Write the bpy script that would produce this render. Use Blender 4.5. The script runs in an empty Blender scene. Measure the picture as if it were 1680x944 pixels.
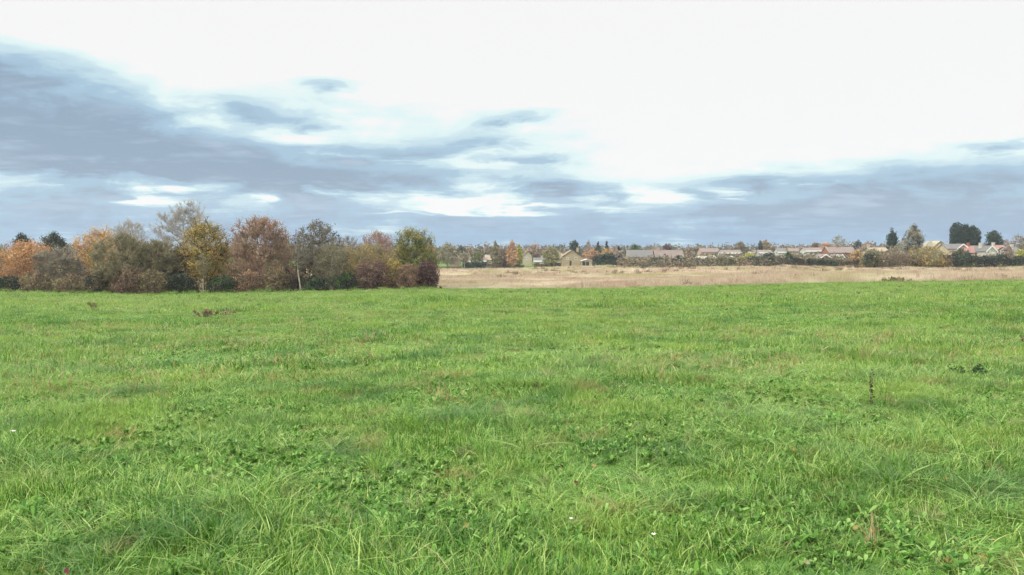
import bpy, math, random
import numpy as np
random.seed(7); RNG = np.random.default_rng(11)
S = bpy.context.scene; COL = S.collection
FP, CX, CY = 1293.0, 840.0, 472.0          # focal length and centre in pixels of the 1680 px photograph
PITCH = math.atan(60 / FP); EYE = 1.6

def slope(row):                             # vertical tangent of the ray through a row, on the axis
    b = (CY - row) / FP
    return (-math.sin(PITCH) + b * math.cos(PITCH)) / (math.cos(PITCH) + b * math.sin(PITCH))
def ux(px): return (px - CX) / FP
def X_(px, Y): return ux(px) * Y
def Z_(row, Y): return EYE + slope(row) * Y

# ------------------------------------------------------------------ noise and terrain
def _h(ix, iy, iz, s):
    n = (ix.astype(np.int64) * 374761393 + iy.astype(np.int64) * 668265263 + iz.astype(np.int64) * 2147483647 + s * 1274126177) & 0xFFFFFFFF
    n = ((n ^ (n >> 13)) * 1274126177) & 0xFFFFFFFF
    n = n ^ (n >> 16)
    return (n & 0xFFFFFF) / float(0xFFFFFF)
def vnoise(x, y, z=None, s=0):
    x = np.asarray(x, float); y = np.asarray(y, float); z = np.zeros_like(x) if z is None else np.asarray(z, float)
    ix, iy, iz = np.floor(x), np.floor(y), np.floor(z)
    fx, fy, fz = x - ix, y - iy, z - iz
    fx, fy, fz = [f * f * (3 - 2 * f) for f in (fx, fy, fz)]
    r = 0
    for a in (0, 1):
        for b in (0, 1):
            for c in (0, 1):
                w = (fx if a else 1 - fx) * (fy if b else 1 - fy) * (fz if c else 1 - fz)
                r = r + w * _h(ix + a, iy + b, iz + c, s)
    return r
CP = np.array([-400, 0, 240, 480, 720, 1000, 1300, 1680, 2100.]); CU = (CP - CX) / FP
ROWE = [482, 482, 486.5, 481.5, 476, 474.5, 467, 460.5, 456]
YE = [104, 104, 104, 106, 112, 118, 120, 120, 120]
ROWF = [441, 441, 441, 441, 443, 437, 437, 440, 440]
YF = [330, 330, 330, 330, 340, 350, 300, 240, 240]
ZE = [slope(r) * y for r, y in zip(ROWE, YE)]; ZF = [slope(r) * y for r, y in zip(ROWF, YF)]
def ejit(X): return 5.0 * (vnoise(X / 7, X * 0, s=61) - .5) + 3.0 * (vnoise(X / 1.7, X * 0, s=62) - .5)
def edges(X, Y):
    u = np.clip(X / np.maximum(Y, 30.0), -.75, .95)
    return [np.interp(u, CU, t) for t in (YE, ZE, YF, ZF)]
def ground(X, Y):
    X = np.asarray(X, float); Y = np.asarray(Y, float)
    ye, ze, yf, zf = edges(X, Y); d = np.maximum(Y, 0)
    t1 = np.clip(d / ye, 0, 1); t2 = np.clip((d - ye) / (yf - ye), 0, 1); t3 = np.clip((d - yf) / (1000 - yf), 0, 1)
    z = -EYE * (1 - t1) + ze * t1
    z = z + (zf - ze) * t2 + (1.0 - zf) * t3 ** .8 - np.clip((d - 1000) / 5000, 0, 1) * 12
    fade = np.clip(1 - d / 90, 0, 1)
    z = z + (vnoise(X / 2.3, Y / 2.3, s=1) - .5) * .10 * fade + (vnoise(X / 9, Y / 9, s=2) - .5) * .16 * np.clip(1 - d / 240, 0, 1)
    return z + EYE
def g1(x, y): return float(ground(np.array([x]), np.array([y]))[0])

# ------------------------------------------------------------------ mesh and material helpers
def mesh_np(name, V, Q, mats, tint=None, midx=None, smooth=False):
    me = bpy.data.meshes.new(name); V = np.asarray(V, np.float32); Q = np.asarray(Q, np.int32)
    me.vertices.add(len(V)); me.vertices.foreach_set('co', V.ravel())
    me.loops.add(Q.size); me.loops.foreach_set('vertex_index', Q.ravel())
    me.polygons.add(len(Q)); me.polygons.foreach_set('loop_start', np.arange(len(Q), dtype=np.int32) * Q.shape[1])
    me.polygons.foreach_set('loop_total', np.full(len(Q), Q.shape[1], np.int32))
    if midx is not None: me.polygons.foreach_set('material_index', np.asarray(midx, np.int32))
    if smooth: me.polygons.foreach_set('use_smooth', np.ones(len(Q), bool))
    for m in mats: me.materials.append(m)
    me.update(calc_edges=True)
    if tint is not None:
        a = me.attributes.new('tint', 'FLOAT', 'FACE'); a.data.foreach_set('value', np.asarray(tint, np.float32))
    return me
def link(name, me, parent=None, loc=(0, 0, 0)):
    o = bpy.data.objects.new(name, me); COL.objects.link(o); o.location = loc
    if parent is not None: o.parent = parent
    return o
def tag(o, label, cat, group=None):
    o['label'] = label; o['category'] = cat
    if group: o['group'] = group
    return o
def thing(name, label, cat, loc, group=None):
    return tag(link(name, None, None, loc), label, cat, group)
def struct(o, kind='structure'): o['kind'] = kind; return o

def srgb(c, k=1.0): return tuple(k * ((v / 255 + .055) / 1.055) ** 2.4 for v in c) + (1,)
class NT:
    def __init__(s, tree): s.t = tree; s.t.nodes.clear()
    def n(s, typ, **kw):
        nd = s.t.nodes.new(typ)
        ins = kw.pop('ins', {})
        for k, v in kw.items(): setattr(nd, k, v)
        for k, v in ins.items():
            if isinstance(v, bpy.types.NodeSocket): s.t.links.new(v, nd.inputs[k])
            else: nd.inputs[k].default_value = v
        return nd
    def m(s, op, a, b=0.0, c=0.0): return s.n('ShaderNodeMath', operation=op, ins={0: a, 1: b, 2: c}).outputs[0]
    def ramp(s, f, stops, interp='LINEAR'):
        r = s.n('ShaderNodeValToRGB', ins={0: f}); r.color_ramp.interpolation = interp; e = r.color_ramp.elements
        while len(e) < len(stops): e.new(.5)
        for i, (p, c) in enumerate(stops): e[i].position = p; e[i].color = c
        return r.outputs[0]
    def mix(s, f, a, b):
        x = s.n('ShaderNodeMix', data_type='RGBA'); 
        for i, v in ((0, f), (6, a), (7, b)):
            if isinstance(v, bpy.types.NodeSocket): s.t.links.new(v, x.inputs[i])
            else: x.inputs[i].default_value = v
        return x.outputs[2]
def mat(name):
    m = bpy.data.materials.new(name); m.use_nodes = True; return m, NT(m.node_tree)
def foliage(name, cols, k=.62, trans=.35, rough=.6, world_noise=None, spec=.3):
    m, t = mat(name)
    at = t.n('ShaderNodeAttribute', attribute_name='tint').outputs['Fac']
    c = t.ramp(at, [(0, srgb(cols[0], k)), (.5, srgb(cols[1], k)), (1, srgb(cols[2], k))])
    if world_noise:
        geo = t.n('ShaderNodeNewGeometry').outputs['Position']
        for sc, col, lo, hi, amt in world_noise:
            nz = t.n('ShaderNodeTexNoise', ins={'Vector': geo, 'Scale': sc, 'Detail': 3.0}).outputs[0]
            f = t.n('ShaderNodeMapRange', ins={0: nz, 1: lo, 2: hi, 3: 0.0, 4: amt}).outputs[0]
            c = t.mix(f, c, srgb(col, k))
    p = t.n('ShaderNodeBsdfPrincipled', ins={'Base Color': c, 'Roughness': rough, 'Specular IOR Level': spec})
    tr = t.n('ShaderNodeBsdfTranslucent', ins={0: c})
    mx = t.n('ShaderNodeMixShader', ins={0: trans, 1: p.outputs[0], 2: tr.outputs[0]})
    t.n('ShaderNodeOutputMaterial', ins={0: mx.outputs[0]})
    return m
def plain(name, c1, c2, scale=3.0, k=.62, rough=.8, spec=.3, stretch=(1, 1, 1)):
    m, t = mat(name)
    tc = t.n('ShaderNodeTexCoord').outputs['Object']
    mp = t.n('ShaderNodeMapping', ins={0: tc, 3: stretch}).outputs[0]
    nz = t.n('ShaderNodeTexNoise', ins={'Vector': mp, 'Scale': scale, 'Detail': 5.0, 'Roughness': .6}).outputs[0]
    c = t.ramp(nz, [(.3, srgb(c1, k)), (.7, srgb(c2, k))])
    p = t.n('ShaderNodeBsdfPrincipled', ins={'Base Color': c, 'Roughness': rough, 'Specular IOR Level': spec})
    t.n('ShaderNodeOutputMaterial', ins={0: p.outputs[0]})
    return m
PAL = {
 'orange': [(132, 98, 66), (180, 136, 86), (206, 168, 116)],
 'amber': [(134, 108, 62), (184, 148, 72), (204, 174, 100)],
 'oak': [(92, 92, 52), (142, 130, 66), (176, 150, 82)],
 'oakgreen': [(70, 84, 48), (108, 118, 62), (152, 146, 80)],
 'russet': [(118, 94, 74), (158, 124, 94), (186, 154, 118)],
 'redbrown': [(100, 78, 66), (136, 106, 88), (164, 134, 112)],
 'olive': [(78, 74, 50), (118, 112, 74), (150, 142, 98)],
 'greyolive': [(96, 92, 70), (136, 130, 104), (164, 158, 132)],
 'brownshrub': [(72, 60, 48), (112, 94, 74), (146, 124, 98)],
 'ochre': [(112, 92, 50), (160, 134, 70), (184, 160, 90)],
 'purple': [(74, 54, 54), (106, 78, 76), (138, 106, 100)],
 'dark': [(28, 38, 30), (48, 64, 46), (72, 88, 60)],
 'green': [(40, 66, 36), (68, 104, 52), (100, 136, 66)],
 'conifer': [(26, 46, 40), (44, 72, 58), (66, 96, 74)],
 'yellowgreen': [(110, 116, 44), (160, 162, 62), (196, 186, 80)],
 'pinkgrey': [(120, 100, 92), (160, 138, 126), (184, 164, 150)],
 'ivy': [(44, 44, 34), (72, 72, 52), (104, 100, 74)],
}
FM = {k: foliage('foliage_' + k, v, .62 if k in ('dark', 'conifer', 'ivy', 'purple', 'green') else 1.05 if k in ('orange', 'amber', 'oak', 'russet', 'ochre') else .95, trans=.3 if k not in ('dark', 'conifer', 'ivy') else .15) for k, v in PAL.items()}
BARK = {
 'grey': plain('bark_grey', (108, 102, 88), (156, 148, 130), 4, k=.75),
 'brown': plain('bark_brown', (66, 54, 46), (100, 84, 70), 4),
 'pale': plain('bark_pale', (150, 148, 138), (196, 192, 178), 2.5),
 'white': plain('bark_white', (160, 154, 138), (206, 200, 184), 2, k=.65),
 'silver': plain('bark_silver', (150, 148, 142), (190, 188, 182), 3, k=.75),
 'olive': plain('bark_olive', (108, 104, 78), (152, 146, 112), 4, k=.75),
 'pink': plain('bark_pink', (130, 104, 90), (170, 140, 120), 4, k=.75),
 'plum': plain('bark_plum', (72, 48, 48), (110, 80, 76), 4),
}

# ------------------------------------------------------------------ trees
def tubes(P0, P1, R0, R1, n=3):
    P0 = np.asarray(P0); P1 = np.asarray(P1); R0 = np.asarray(R0); R1 = np.asarray(R1)
    d = P1 - P0; d = d / np.maximum(np.linalg.norm(d, axis=1, keepdims=True), 1e-6)
    up = np.where(np.abs(d[:, 2:3]) > .9, np.array([[1., 0, 0]]), np.array([[0, 0, 1.]]))
    a = np.cross(d, up); a /= np.linalg.norm(a, axis=1, keepdims=True); b = np.cross(d, a)
    V = []
    for P, R in ((P0, R0), (P1, R1)):
        for k in range(n):
            t = 2 * math.pi * k / n
            V.append(P + (a * math.cos(t) + b * math.sin(t)) * R[:, None])
    V = np.stack(V, 1)
    base = (np.arange(len(P0)) * 2 * n)[:, None]
    Q = np.concatenate([base + np.array([[k, (k + 1) % n, n + (k + 1) % n, n + k]]) for k in range(n)], 0)
    return V.reshape(-1, 3), Q
def leaf_quads(P, size, rng, flat=0.0):
    n = len(P); a = rng.normal(size=(n, 3)); b = rng.normal(size=(n, 3)); a[:, 2] *= (1 - flat)
    a /= np.linalg.norm(a, axis=1, keepdims=True); b -= a * (a * b).sum(1, keepdims=True); b /= np.linalg.norm(b, axis=1, keepdims=True)
    s = size * rng.uniform(.55, 1.25, (n, 1))
    a = a * s * .5; b = b * s * rng.uniform(.3, .5, (n, 1))
    V = np.stack([P - a, P - b + a * .15, P + a, P + b + a * .15], 1).reshape(-1, 3)
    return V, np.arange(4 * n).reshape(-1, 4)
def prof(kind, t):
    if kind == 'dome': return np.sqrt(np.clip(1 - np.abs((t - .38) / .62) ** 2.9, 0, 1)) * (t > .38) + (t <= .38) * (.72 + .28 * np.sin(t / .38 * math.pi / 2))
    if kind == 'round': return np.sqrt(np.clip(1 - (2 * t - 1) ** 2, 0, 1))
    if kind == 'cone': return (1 - t) ** .75 * .97 + .03
    if kind == 'ovoid': return np.sin(np.clip((t * .93 + .07), 0, 1) ** .72 * math.pi) ** .65
    if kind == 'umbrella': return np.sqrt(np.clip(1 - t ** 2, 0, 1))
    if kind == 'column': return np.clip(np.minimum(1, (1 - t) * 7) ** .5 * (.8 + .2 * np.sin(t * 3)), 0, 1)
    if kind == 'fan': return np.sqrt(np.clip(1 - np.abs((t - .62) / .62) ** 2.2, 0, 1)) * np.where(t > .62, np.sqrt(np.clip(1 - ((t - .62) / .38) ** 2, 0, 1)), 1)
def crown_pts(n, R, z0, z1, kind, rng, lob, shell):
    out = []; c = 0
    while c < n:
        t = rng.random(n * 3); th = rng.random(n * 3) * 2 * math.pi; r = prof(kind, t)
        ok = rng.random(n * 3) < (r * .6 + .4 * (r > .05)); t, th, r = t[ok], th[ok], r[ok]
        L = 1 + sum(A * np.sin(a * th + b * t * 6 + p) for a, b, p, A in lob)
        q = np.sqrt(rng.uniform(shell ** 2, 1, len(t)))
        rr = r * R * L * q
        tz = t * (1 + .5 * (L - 1))
        out.append(np.stack([rr * np.cos(th), rr * np.sin(th), z0 + tz * (z1 - z0)], 1)); c += len(t)
    return np.concatenate(out)[:n]
NTREE = [0]
def tree(name, label, cat, px, top, hw, Y, shape='dome', cb=.25, leaf='olive', nleaf=3000, lsize=.28, bark='grey',
         twigs=1500, twr=.022, limbs=11, leafiness=1.0, trunk_r=None, lean=0.0, group=None, stems=1, clump=.45, mix2=None, inner=.3, tbark=None):
    NTREE[0] += 1; rng = np.random.default_rng(1000 + NTREE[0] * 17)
    if Y < 200: nleaf = int(nleaf * 2.0); lsize = lsize * .62
    x = X_(px, Y); zb = g1(x, Y) - .05; h = Z_(top, Y) - zb; R = hw / FP * Y
    h0 = cb * h; lob = [(rng.integers(1, 7), rng.uniform(-2, 2), rng.random() * 6.3, rng.uniform(.02, .07)) for _ in range(6)]
    root = thing(name, label, cat, (x, Y, zb), group)
    tr = trunk_r or max(.06, h * .022)
    # trunk polylines
    N = []; RAD = []; SEG = []; tips = []
    def add(p, r, par=None):
        N.append(np.array(p, float)); RAD.append(r)
        if par is not None: SEG.append((par, len(N) - 1))
        return len(N) - 1
    tops = []
    for sidx in range(stems):
        a = rng.random() * 6.3; sp = 0 if stems == 1 else R * .25
        ex, ey = lean * h + sp * math.cos(a), sp * math.sin(a)
        hh = h0 + (h - h0) * rng.uniform(.7, .85); prev = None; k = 9
        for i in range(k + 1):
            t = i / k; w = .03 * h * math.sin(t * 5 + a) * t
            prev = add((ex * t ** .7 + w, ey * t ** .7 + w * .5, hh * t), tr * (1.35 if i == 0 else 1) * (1 - .85 * t) / (stems ** .4), prev)
    ntr = len(N)
    def grow(T, bow, r_end, nmid, lo=None):
        nonlocal N, RAD
        A = np.array(N[:lo] if lo else N); rad = np.array(RAD[:len(A)])
        for p in T:
            dd = A - p; dist = np.linalg.norm(dd, axis=1) + 2.2 * np.maximum(0, dd[:, 2] + .25 * np.linalg.norm(dd[:, :2], axis=1))
            j = int(np.argmin(dist)); s = A[j]; L = np.linalg.norm(p - s)
            mid = np.array([0, 0, -bow * L]) + rng.normal(size=3) * L * .07
            prev = j; r0 = min(rad[j] * .7, max(r_end * 1.6, L * .028))
            for i in range(1, nmid + 1):
                t = i / nmid
                q = s + (p - s) * t + mid * 4 * t * (1 - t) * .5
                prev = add(q, r0 + (r_end - r0) * t, prev)
    T1 = crown_pts(limbs, R * .72, h0, h * .9, shape, rng, lob, .55); grow(T1, .12, tr * .22, 5)
    nlimb = len(N)
    lod = min(1.0, twigs / 1500)
    T2 = crown_pts(int(30 + 60 * lod), R * .9, h0, h * .96, shape, rng, lob, .3); grow(T2, .08, .045 if nleaf else .03, 3)
    T3 = crown_pts(int(60 + 340 * lod), R, h0, h, shape, rng, lob, .25); grow(T3, .05, .026 if nleaf else .016, 2)
    N = np.array(N); RAD = np.array(RAD); SEG = np.array(SEG)
    n0 = SEG[:, 1] < nlimb
    a, b = SEG[n0].T; V, Q = tubes(N[a], N[b], RAD[a], RAD[b], 6)
    link('trunk', mesh_np('trunk', V, Q, [BARK[bark]], smooth=True), root)
    a, b = SEG[~n0].T; V, Q = tubes(N[a], N[b], np.minimum(RAD[a], RAD[b] * 2.5), RAD[b], 3)
    VV = [V]; QQ = [Q]; MI = [np.zeros(len(Q))]; TI = [np.zeros(len(Q))]; off = len(V)
    site = N[nlimb:]
    if twigs:
        j = rng.integers(0, len(site), twigs); s = site[j]
        c = np.array([0, 0, h0 + .3 * (h - h0)]); d = s - c; d /= np.linalg.norm(d, axis=1, keepdims=True) + 1e-6
        d = d * .8 + rng.normal(size=d.shape) * .55 + np.array([0, 0, .35]); d /= np.linalg.norm(d, axis=1, keepdims=True)
        L = rng.uniform(.05, .16, (twigs, 1)) * R + .2
        e = s + d * L; mid = s + d * L * .5 + rng.normal(size=d.shape) * L * .06
        for P0, P1, q0, q1 in ((s, mid, twr, twr * .8), (mid, e, twr * .8, twr * .4)):
            V, Q = tubes(P0, P1, np.full(twigs, q0), np.full(twigs, q1), 3)
            VV.append(V); QQ.append(Q + off); off += len(V); MI.append(np.zeros(len(Q))); TI.append(np.zeros(len(Q)))
        site = np.concatenate([site, e])
    if nleaf:
        cl = rng.random(len(site)); ok = cl < leafiness
        ls = site[ok] if ok.sum() > 5 else site
        pj = ls[rng.integers(0, len(ls), nleaf)]
        o3 = rng.normal(size=(nleaf, 3)); o3 /= np.linalg.norm(o3, axis=1, keepdims=True); P = pj + o3 * rng.random((nleaf, 1)) ** .5 * clump * 1.25 * np.array([1, 1, .7])
        if inner > 0:
            k = int(nleaf * inner); P[:k] = crown_pts(k, R * .9, h0, h * .96, shape, rng, lob, .2)
        P = P[P[:, 2] > .05]
        V, Q = leaf_quads(P, lsize, rng)
        sc = max(R * .28, .7)
        ti = np.clip(.5 + (vnoise(P[:, 0] / sc + 9, P[:, 1] / sc, P[:, 2] / sc, s=NTREE[0]) - .5) * 1.1 + rng.normal(size=len(P)) * .16, 0, 1)
        mi = np.ones(len(Q))
        if mix2:
            mi = np.where(vnoise(P[:, 0] / sc / 1.3, P[:, 1] / sc / 1.3 + 5, P[:, 2] / sc / 1.3, s=NTREE[0] + 500) + rng.normal(size=len(P)) * .06 > mix2[1], 2, 1)
        VV.append(V); QQ.append(Q + off); MI.append(mi); TI.append(ti)
    mats = [BARK[tbark or bark], FM[leaf]] + ([FM[mix2[0]]] if mix2 else [])
    me = mesh_np('crown', np.concatenate(VV), np.concatenate(QQ), mats, np.concatenate(TI), np.concatenate(MI))
    link('crown', me, root)
    return root

def bush(name, label, cat, px, top, hw, Y, leaf, n=1500, lsize=.3, depth=.8, group=None, mix2=None, base=None):
    """low shrub growing from the ground: lumpy leafy mass"""
    if Y < 200: n = int(n * 2.0); lsize = lsize * .68
    NTREE[0] += 1; rng = np.random.default_rng(1000 + NTREE[0] * 17)
    x = X_(px, Y); zb = g1(x, Y) - .05; h = Z_(top, Y) - zb; R = hw / FP * Y
    root = thing(name, label, cat, (x, Y, zb), group)
    lob = [(rng.integers(1, 7), rng.uniform(-2, 2), rng.random() * 6.3, rng.uniform(.03, .10)) for _ in range(6)]
    P = crown_pts(n, R, 0.0, h, 'dome', rng, lob, .35); P[:, 1] *= depth
    P += rng.normal(size=P.shape) * .04 * R
    P[:, 2] = np.abs(P[:, 2])
    V, Q = leaf_quads(P, lsize, rng); sc = max(R * .3, .5)
    ti = np.clip(.5 + (vnoise(P[:, 0] / sc + 3, P[:, 1] / sc, P[:, 2] / sc, s=NTREE[0]) - .5) * 1.1 + rng.normal(size=len(P)) * .16, 0, 1)
    mi = None
    if mix2: mi = np.where(vnoise(P[:, 0] / sc / 1.2, P[:, 1] / sc + 5, P[:, 2] / sc, s=NTREE[0] + 77) > mix2[1], 1, 0)
    link('foliage', mesh_np('foliage', V, Q, [FM[leaf]] + ([FM[mix2[0]]] if mix2 else []), ti, mi), root)
    k = 14; E = crown_pts(k, R * .8, h * .4, h * .95, 'dome', rng, lob, .3); E[:, 1] *= depth
    S0 = rng.normal(size=(k, 3)) * R * .12; S0[:, 2] = 0
    M = S0 * .5 + E * .5; M[:, 2] += h * .08
    V1, Q1 = tubes(S0, M, np.full(k, .05), np.full(k, .035), 5); V2, Q2 = tubes(M, E, np.full(k, .035), np.full(k, .015), 5)
    link('stem', mesh_np('stem', np.concatenate([V1, V2]), np.concatenate([Q1, Q2 + len(V1)]), [BARK['brown']]), root)
    return root

def hedge(label, p0, p1, top, Y0, Y1, leaf, n, lsize=.45, thick=1.6, lump=.5, name='hedge', mix2=None, group=None, top1=None):
    NTREE[0] += 1; rng = np.random.default_rng(1000 + NTREE[0] * 17)
    x0, x1 = X_(p0, Y0), X_(p1, Y1); zc = g1((x0 + x1) / 2, (Y0 + Y1) / 2)
    t = rng.random(n); x = x0 + (x1 - x0) * t; y = Y0 + (Y1 - Y0) * t
    gz = ground(x, y); ra = (1 - t) * top + t * (top1 if top1 else top)
    zt = EYE + np.array([slope(r) for r in ra]) * y
    H = (zt - gz) * (1 + lump * (vnoise(x / 2.2, y * 0, s=NTREE[0]) - .62) + lump * .4 * (vnoise(x / .8, y * 0, s=NTREE[0] + 3) - .5))
    ph = rng.random(n) * math.pi; q = np.sqrt(rng.uniform(.3, 1, n))
    yy = y + np.cos(ph) * thick * q; zz = gz + np.where(rng.random(n) < .45, rng.random(n), np.sin(ph) ** .5 * q) * H
    P = np.stack([x - (x0 + x1) / 2, yy - (Y0 + Y1) / 2, zz - zc], 1)
    V, Q = leaf_quads(P, lsize, rng)
    ti = np.clip(.5 + (vnoise(x / 3, yy / 3, zz / 1.5, s=NTREE[0]) - .5) * 1.2 + rng.normal(size=n) * .15, 0, 1)
    mi = None
    if mix2: mi = np.where(vnoise(x / 5, yy / 9, s=NTREE[0] + 9) + rng.normal(size=n) * .05 > mix2[1], 1, 0)
    o = link(name, mesh_np(name, V, Q, [FM[leaf]] + ([FM[mix2[0]]] if mix2 else []), ti, mi), None, ((x0 + x1) / 2, (Y0 + Y1) / 2, zc))
    return tag(o, label, 'hedge', group)

T = tree; W = 'trees of the wood'
# behind the wood
T('yew_tree', 'dark rounded evergreen rising behind the orange tree at far left', 'tree', 38, 386, 15, 170, 'dome', .2, 'conifer', 5200, .45, 'brown', 200, clump=.5, inner=.6)
T('pine_tree', 'dark umbrella-crowned pine behind the wood, right of the rounded evergreen', 'tree', 90, 385, 24, 170, 'umbrella', .5, 'dark', 3600, .42, 'brown', 500, clump=.6, leafiness=.9, inner=.2)
T('bare_tree', 'faint pale bare tree rising behind the amber-edged tree', 'tree', 212, 366, 34, 138, 'round', .3, 'greyolive', 0, .2, 'silver', 6500, .017, 22, tbark='silver')
T('bare_tree', 'tallest pale bare tree of the wood, standing behind the golden oak', 'tree', 306, 337, 46, 132, 'round', .3, 'greyolive', 0, .18, 'silver', 10000, .017, 28, trunk_r=.32)
T('bare_tree', 'low faint bare tree between dark-clumped tree and red-brown tree', 'tree', 572, 390, 30, 140, 'round', .25, 'greyolive', 300, .2, 'grey', 1800)
T('beech_tree', 'red-brown half-bare tree behind the yellow-olive shrub', 'tree', 620, 381, 29, 136, 'fan', .35, 'redbrown', 1800, .26, 'pink', 1600, leafiness=.55)
# main rank of the wood
T('shrubby_tree', 'dull olive bushy tree cut by the left picture edge', 'tree', -8, 404, 30, 118, 'dome', .08, 'olive', 3600, .28, 'olive', 1600)
T('beech_tree', 'bright orange tree near the left picture edge', 'tree', 48, 398, 44, 114, 'dome', .12, 'orange', 8500, .27, 'pink', 1600, mix2=('russet', .6), leafiness=.75)
T('willow_tree', 'grey-beige leafless willow between the orange and the amber tree', 'tree', 98, 410, 40, 112, 'dome', .08, 'greyolive', 2600, .2, 'grey', 6500, .028)
T('maple_tree', 'amber-yellow tree on the left flank of the big olive tree', 'tree', 162, 380, 42, 118, 'dome', .15, 'amber', 6500, .27, 'pink', 1600, mix2=('russet', .62), leafiness=.7)
T('shrubby_tree', 'wide grey-olive twiggy tree in front of the amber one', 'tree', 205, 388, 54, 110, 'dome', .06, 'olive', 4600, .2, 'olive', 8500, .03, stems=3, mix2=('brownshrub', .6))
T('shrubby_tree', 'low olive-brown twiggy tree left of the tall bare tree', 'tree', 256, 398, 36, 111, 'dome', .06, 'olive', 4200, .2, 'olive', 6500, .028, stems=2, mix2=('redbrown', .68))
T('shrubby_tree', 'dark olive tree at the foot of the tallest bare tree', 'tree', 296, 408, 34, 114, 'dome', .06, 'olive', 4200, .26, 'brown', 2200, mix2=('ivy', .5))
T('oak_tree', 'golden-green oak with rounded crown beside the tallest bare tree', 'tree', 341, 366, 41, 112, 'dome', .22, 'oak', 8000, .27, 'brown', 1800, trunk_r=.26, leafiness=.62, mix2=('ochre', .58))
T('oak_tree', 'broad russet tree, the widest crown of the wood', 'tree', 426, 361, 54, 113, 'dome', .12, 'russet', 8500, .22, 'pink', 7500, .028, trunk_r=.3, leafiness=.6, mix2=('greyolive', .56), inner=.15)
T('ash_tree', 'open crowned tree dotted with dark clumps right of the russet tree', 'tree', 522, 368, 40, 113, 'fan', .3, 'ivy', 1300, .3, 'grey', 4200, .022, leafiness=.14, inner=.02, clump=.32)
T('birch_tree', 'pale leaning trunk forked at the foot under the dark-clumped tree', 'tree', 494, 400, 14, 107.5, 'fan', .5, 'ivy', 260, .2, 'white', 400, lean=-.08, trunk_r=.13, limbs=6, tbark='grey')
T('birch_tree', 'thin pale straight trunk in front of the golden oak', 'tree', 333, 420, 11, 107, 'fan', .5, 'olive', 260, .2, 'white', 260, trunk_r=.07, limbs=5, tbark='olive')
T('ash_tree', 'small many-stemmed tree with pale stems left of yellow-olive shrub', 'tree', 545, 404, 30, 110, 'dome', .25, 'greyolive', 1200, .22, 'pale', 2400, stems=4, trunk_r=.2, tbark='olive')
T('willow_tree', 'wide yellow-olive shrubby tree below the red-brown tree', 'tree', 605, 406, 50, 113, 'dome', .06, 'ochre', 6500, .24, 'olive', 3600, mix2=('olive', .58), stems=3)
T('oak_tree', 'rounded green and gold oak at the right end of the wood', 'tree', 680, 381, 40, 113, 'dome', .14, 'oakgreen', 10500, .26, 'brown', 1500, mix2=('oak', .64))
# thicket deeper inside the wood
for lab, px, top, hw, Y, leaf, n, mx in (
 ('brown twiggy thicket filling the wood behind the yellow-green oak trunk', 340, 405, 40, 121, 'brownshrub', 3800, ('olive', .5)),
 ('grey-brown thicket seen behind the base of the russet tree', 393, 393, 34, 123, 'brownshrub', 3600, ('redbrown', .6)),
 ('olive thicket between the russet tree and the leaning pale trunk', 474, 395, 30, 120, 'olive', 3600, ('brownshrub', .5)),
 ('dusky thicket behind the small many-stemmed tree', 550, 402, 42, 121, 'ivy', 3800, ('brownshrub', .5)),
 ('dull brown thicket behind the grey-beige willow', 120, 412, 36, 122, 'brownshrub', 3000, ('olive', .5)),
 ('dark thicket at the back of the wood under the tallest bare tree', 268, 404, 36, 123, 'brownshrub', 3000, ('ivy', .5))):
    bush('thicket', lab, 'thicket', px, top, hw, Y, leaf, n, .3, mix2=mx, group='thickets inside the wood')
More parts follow.
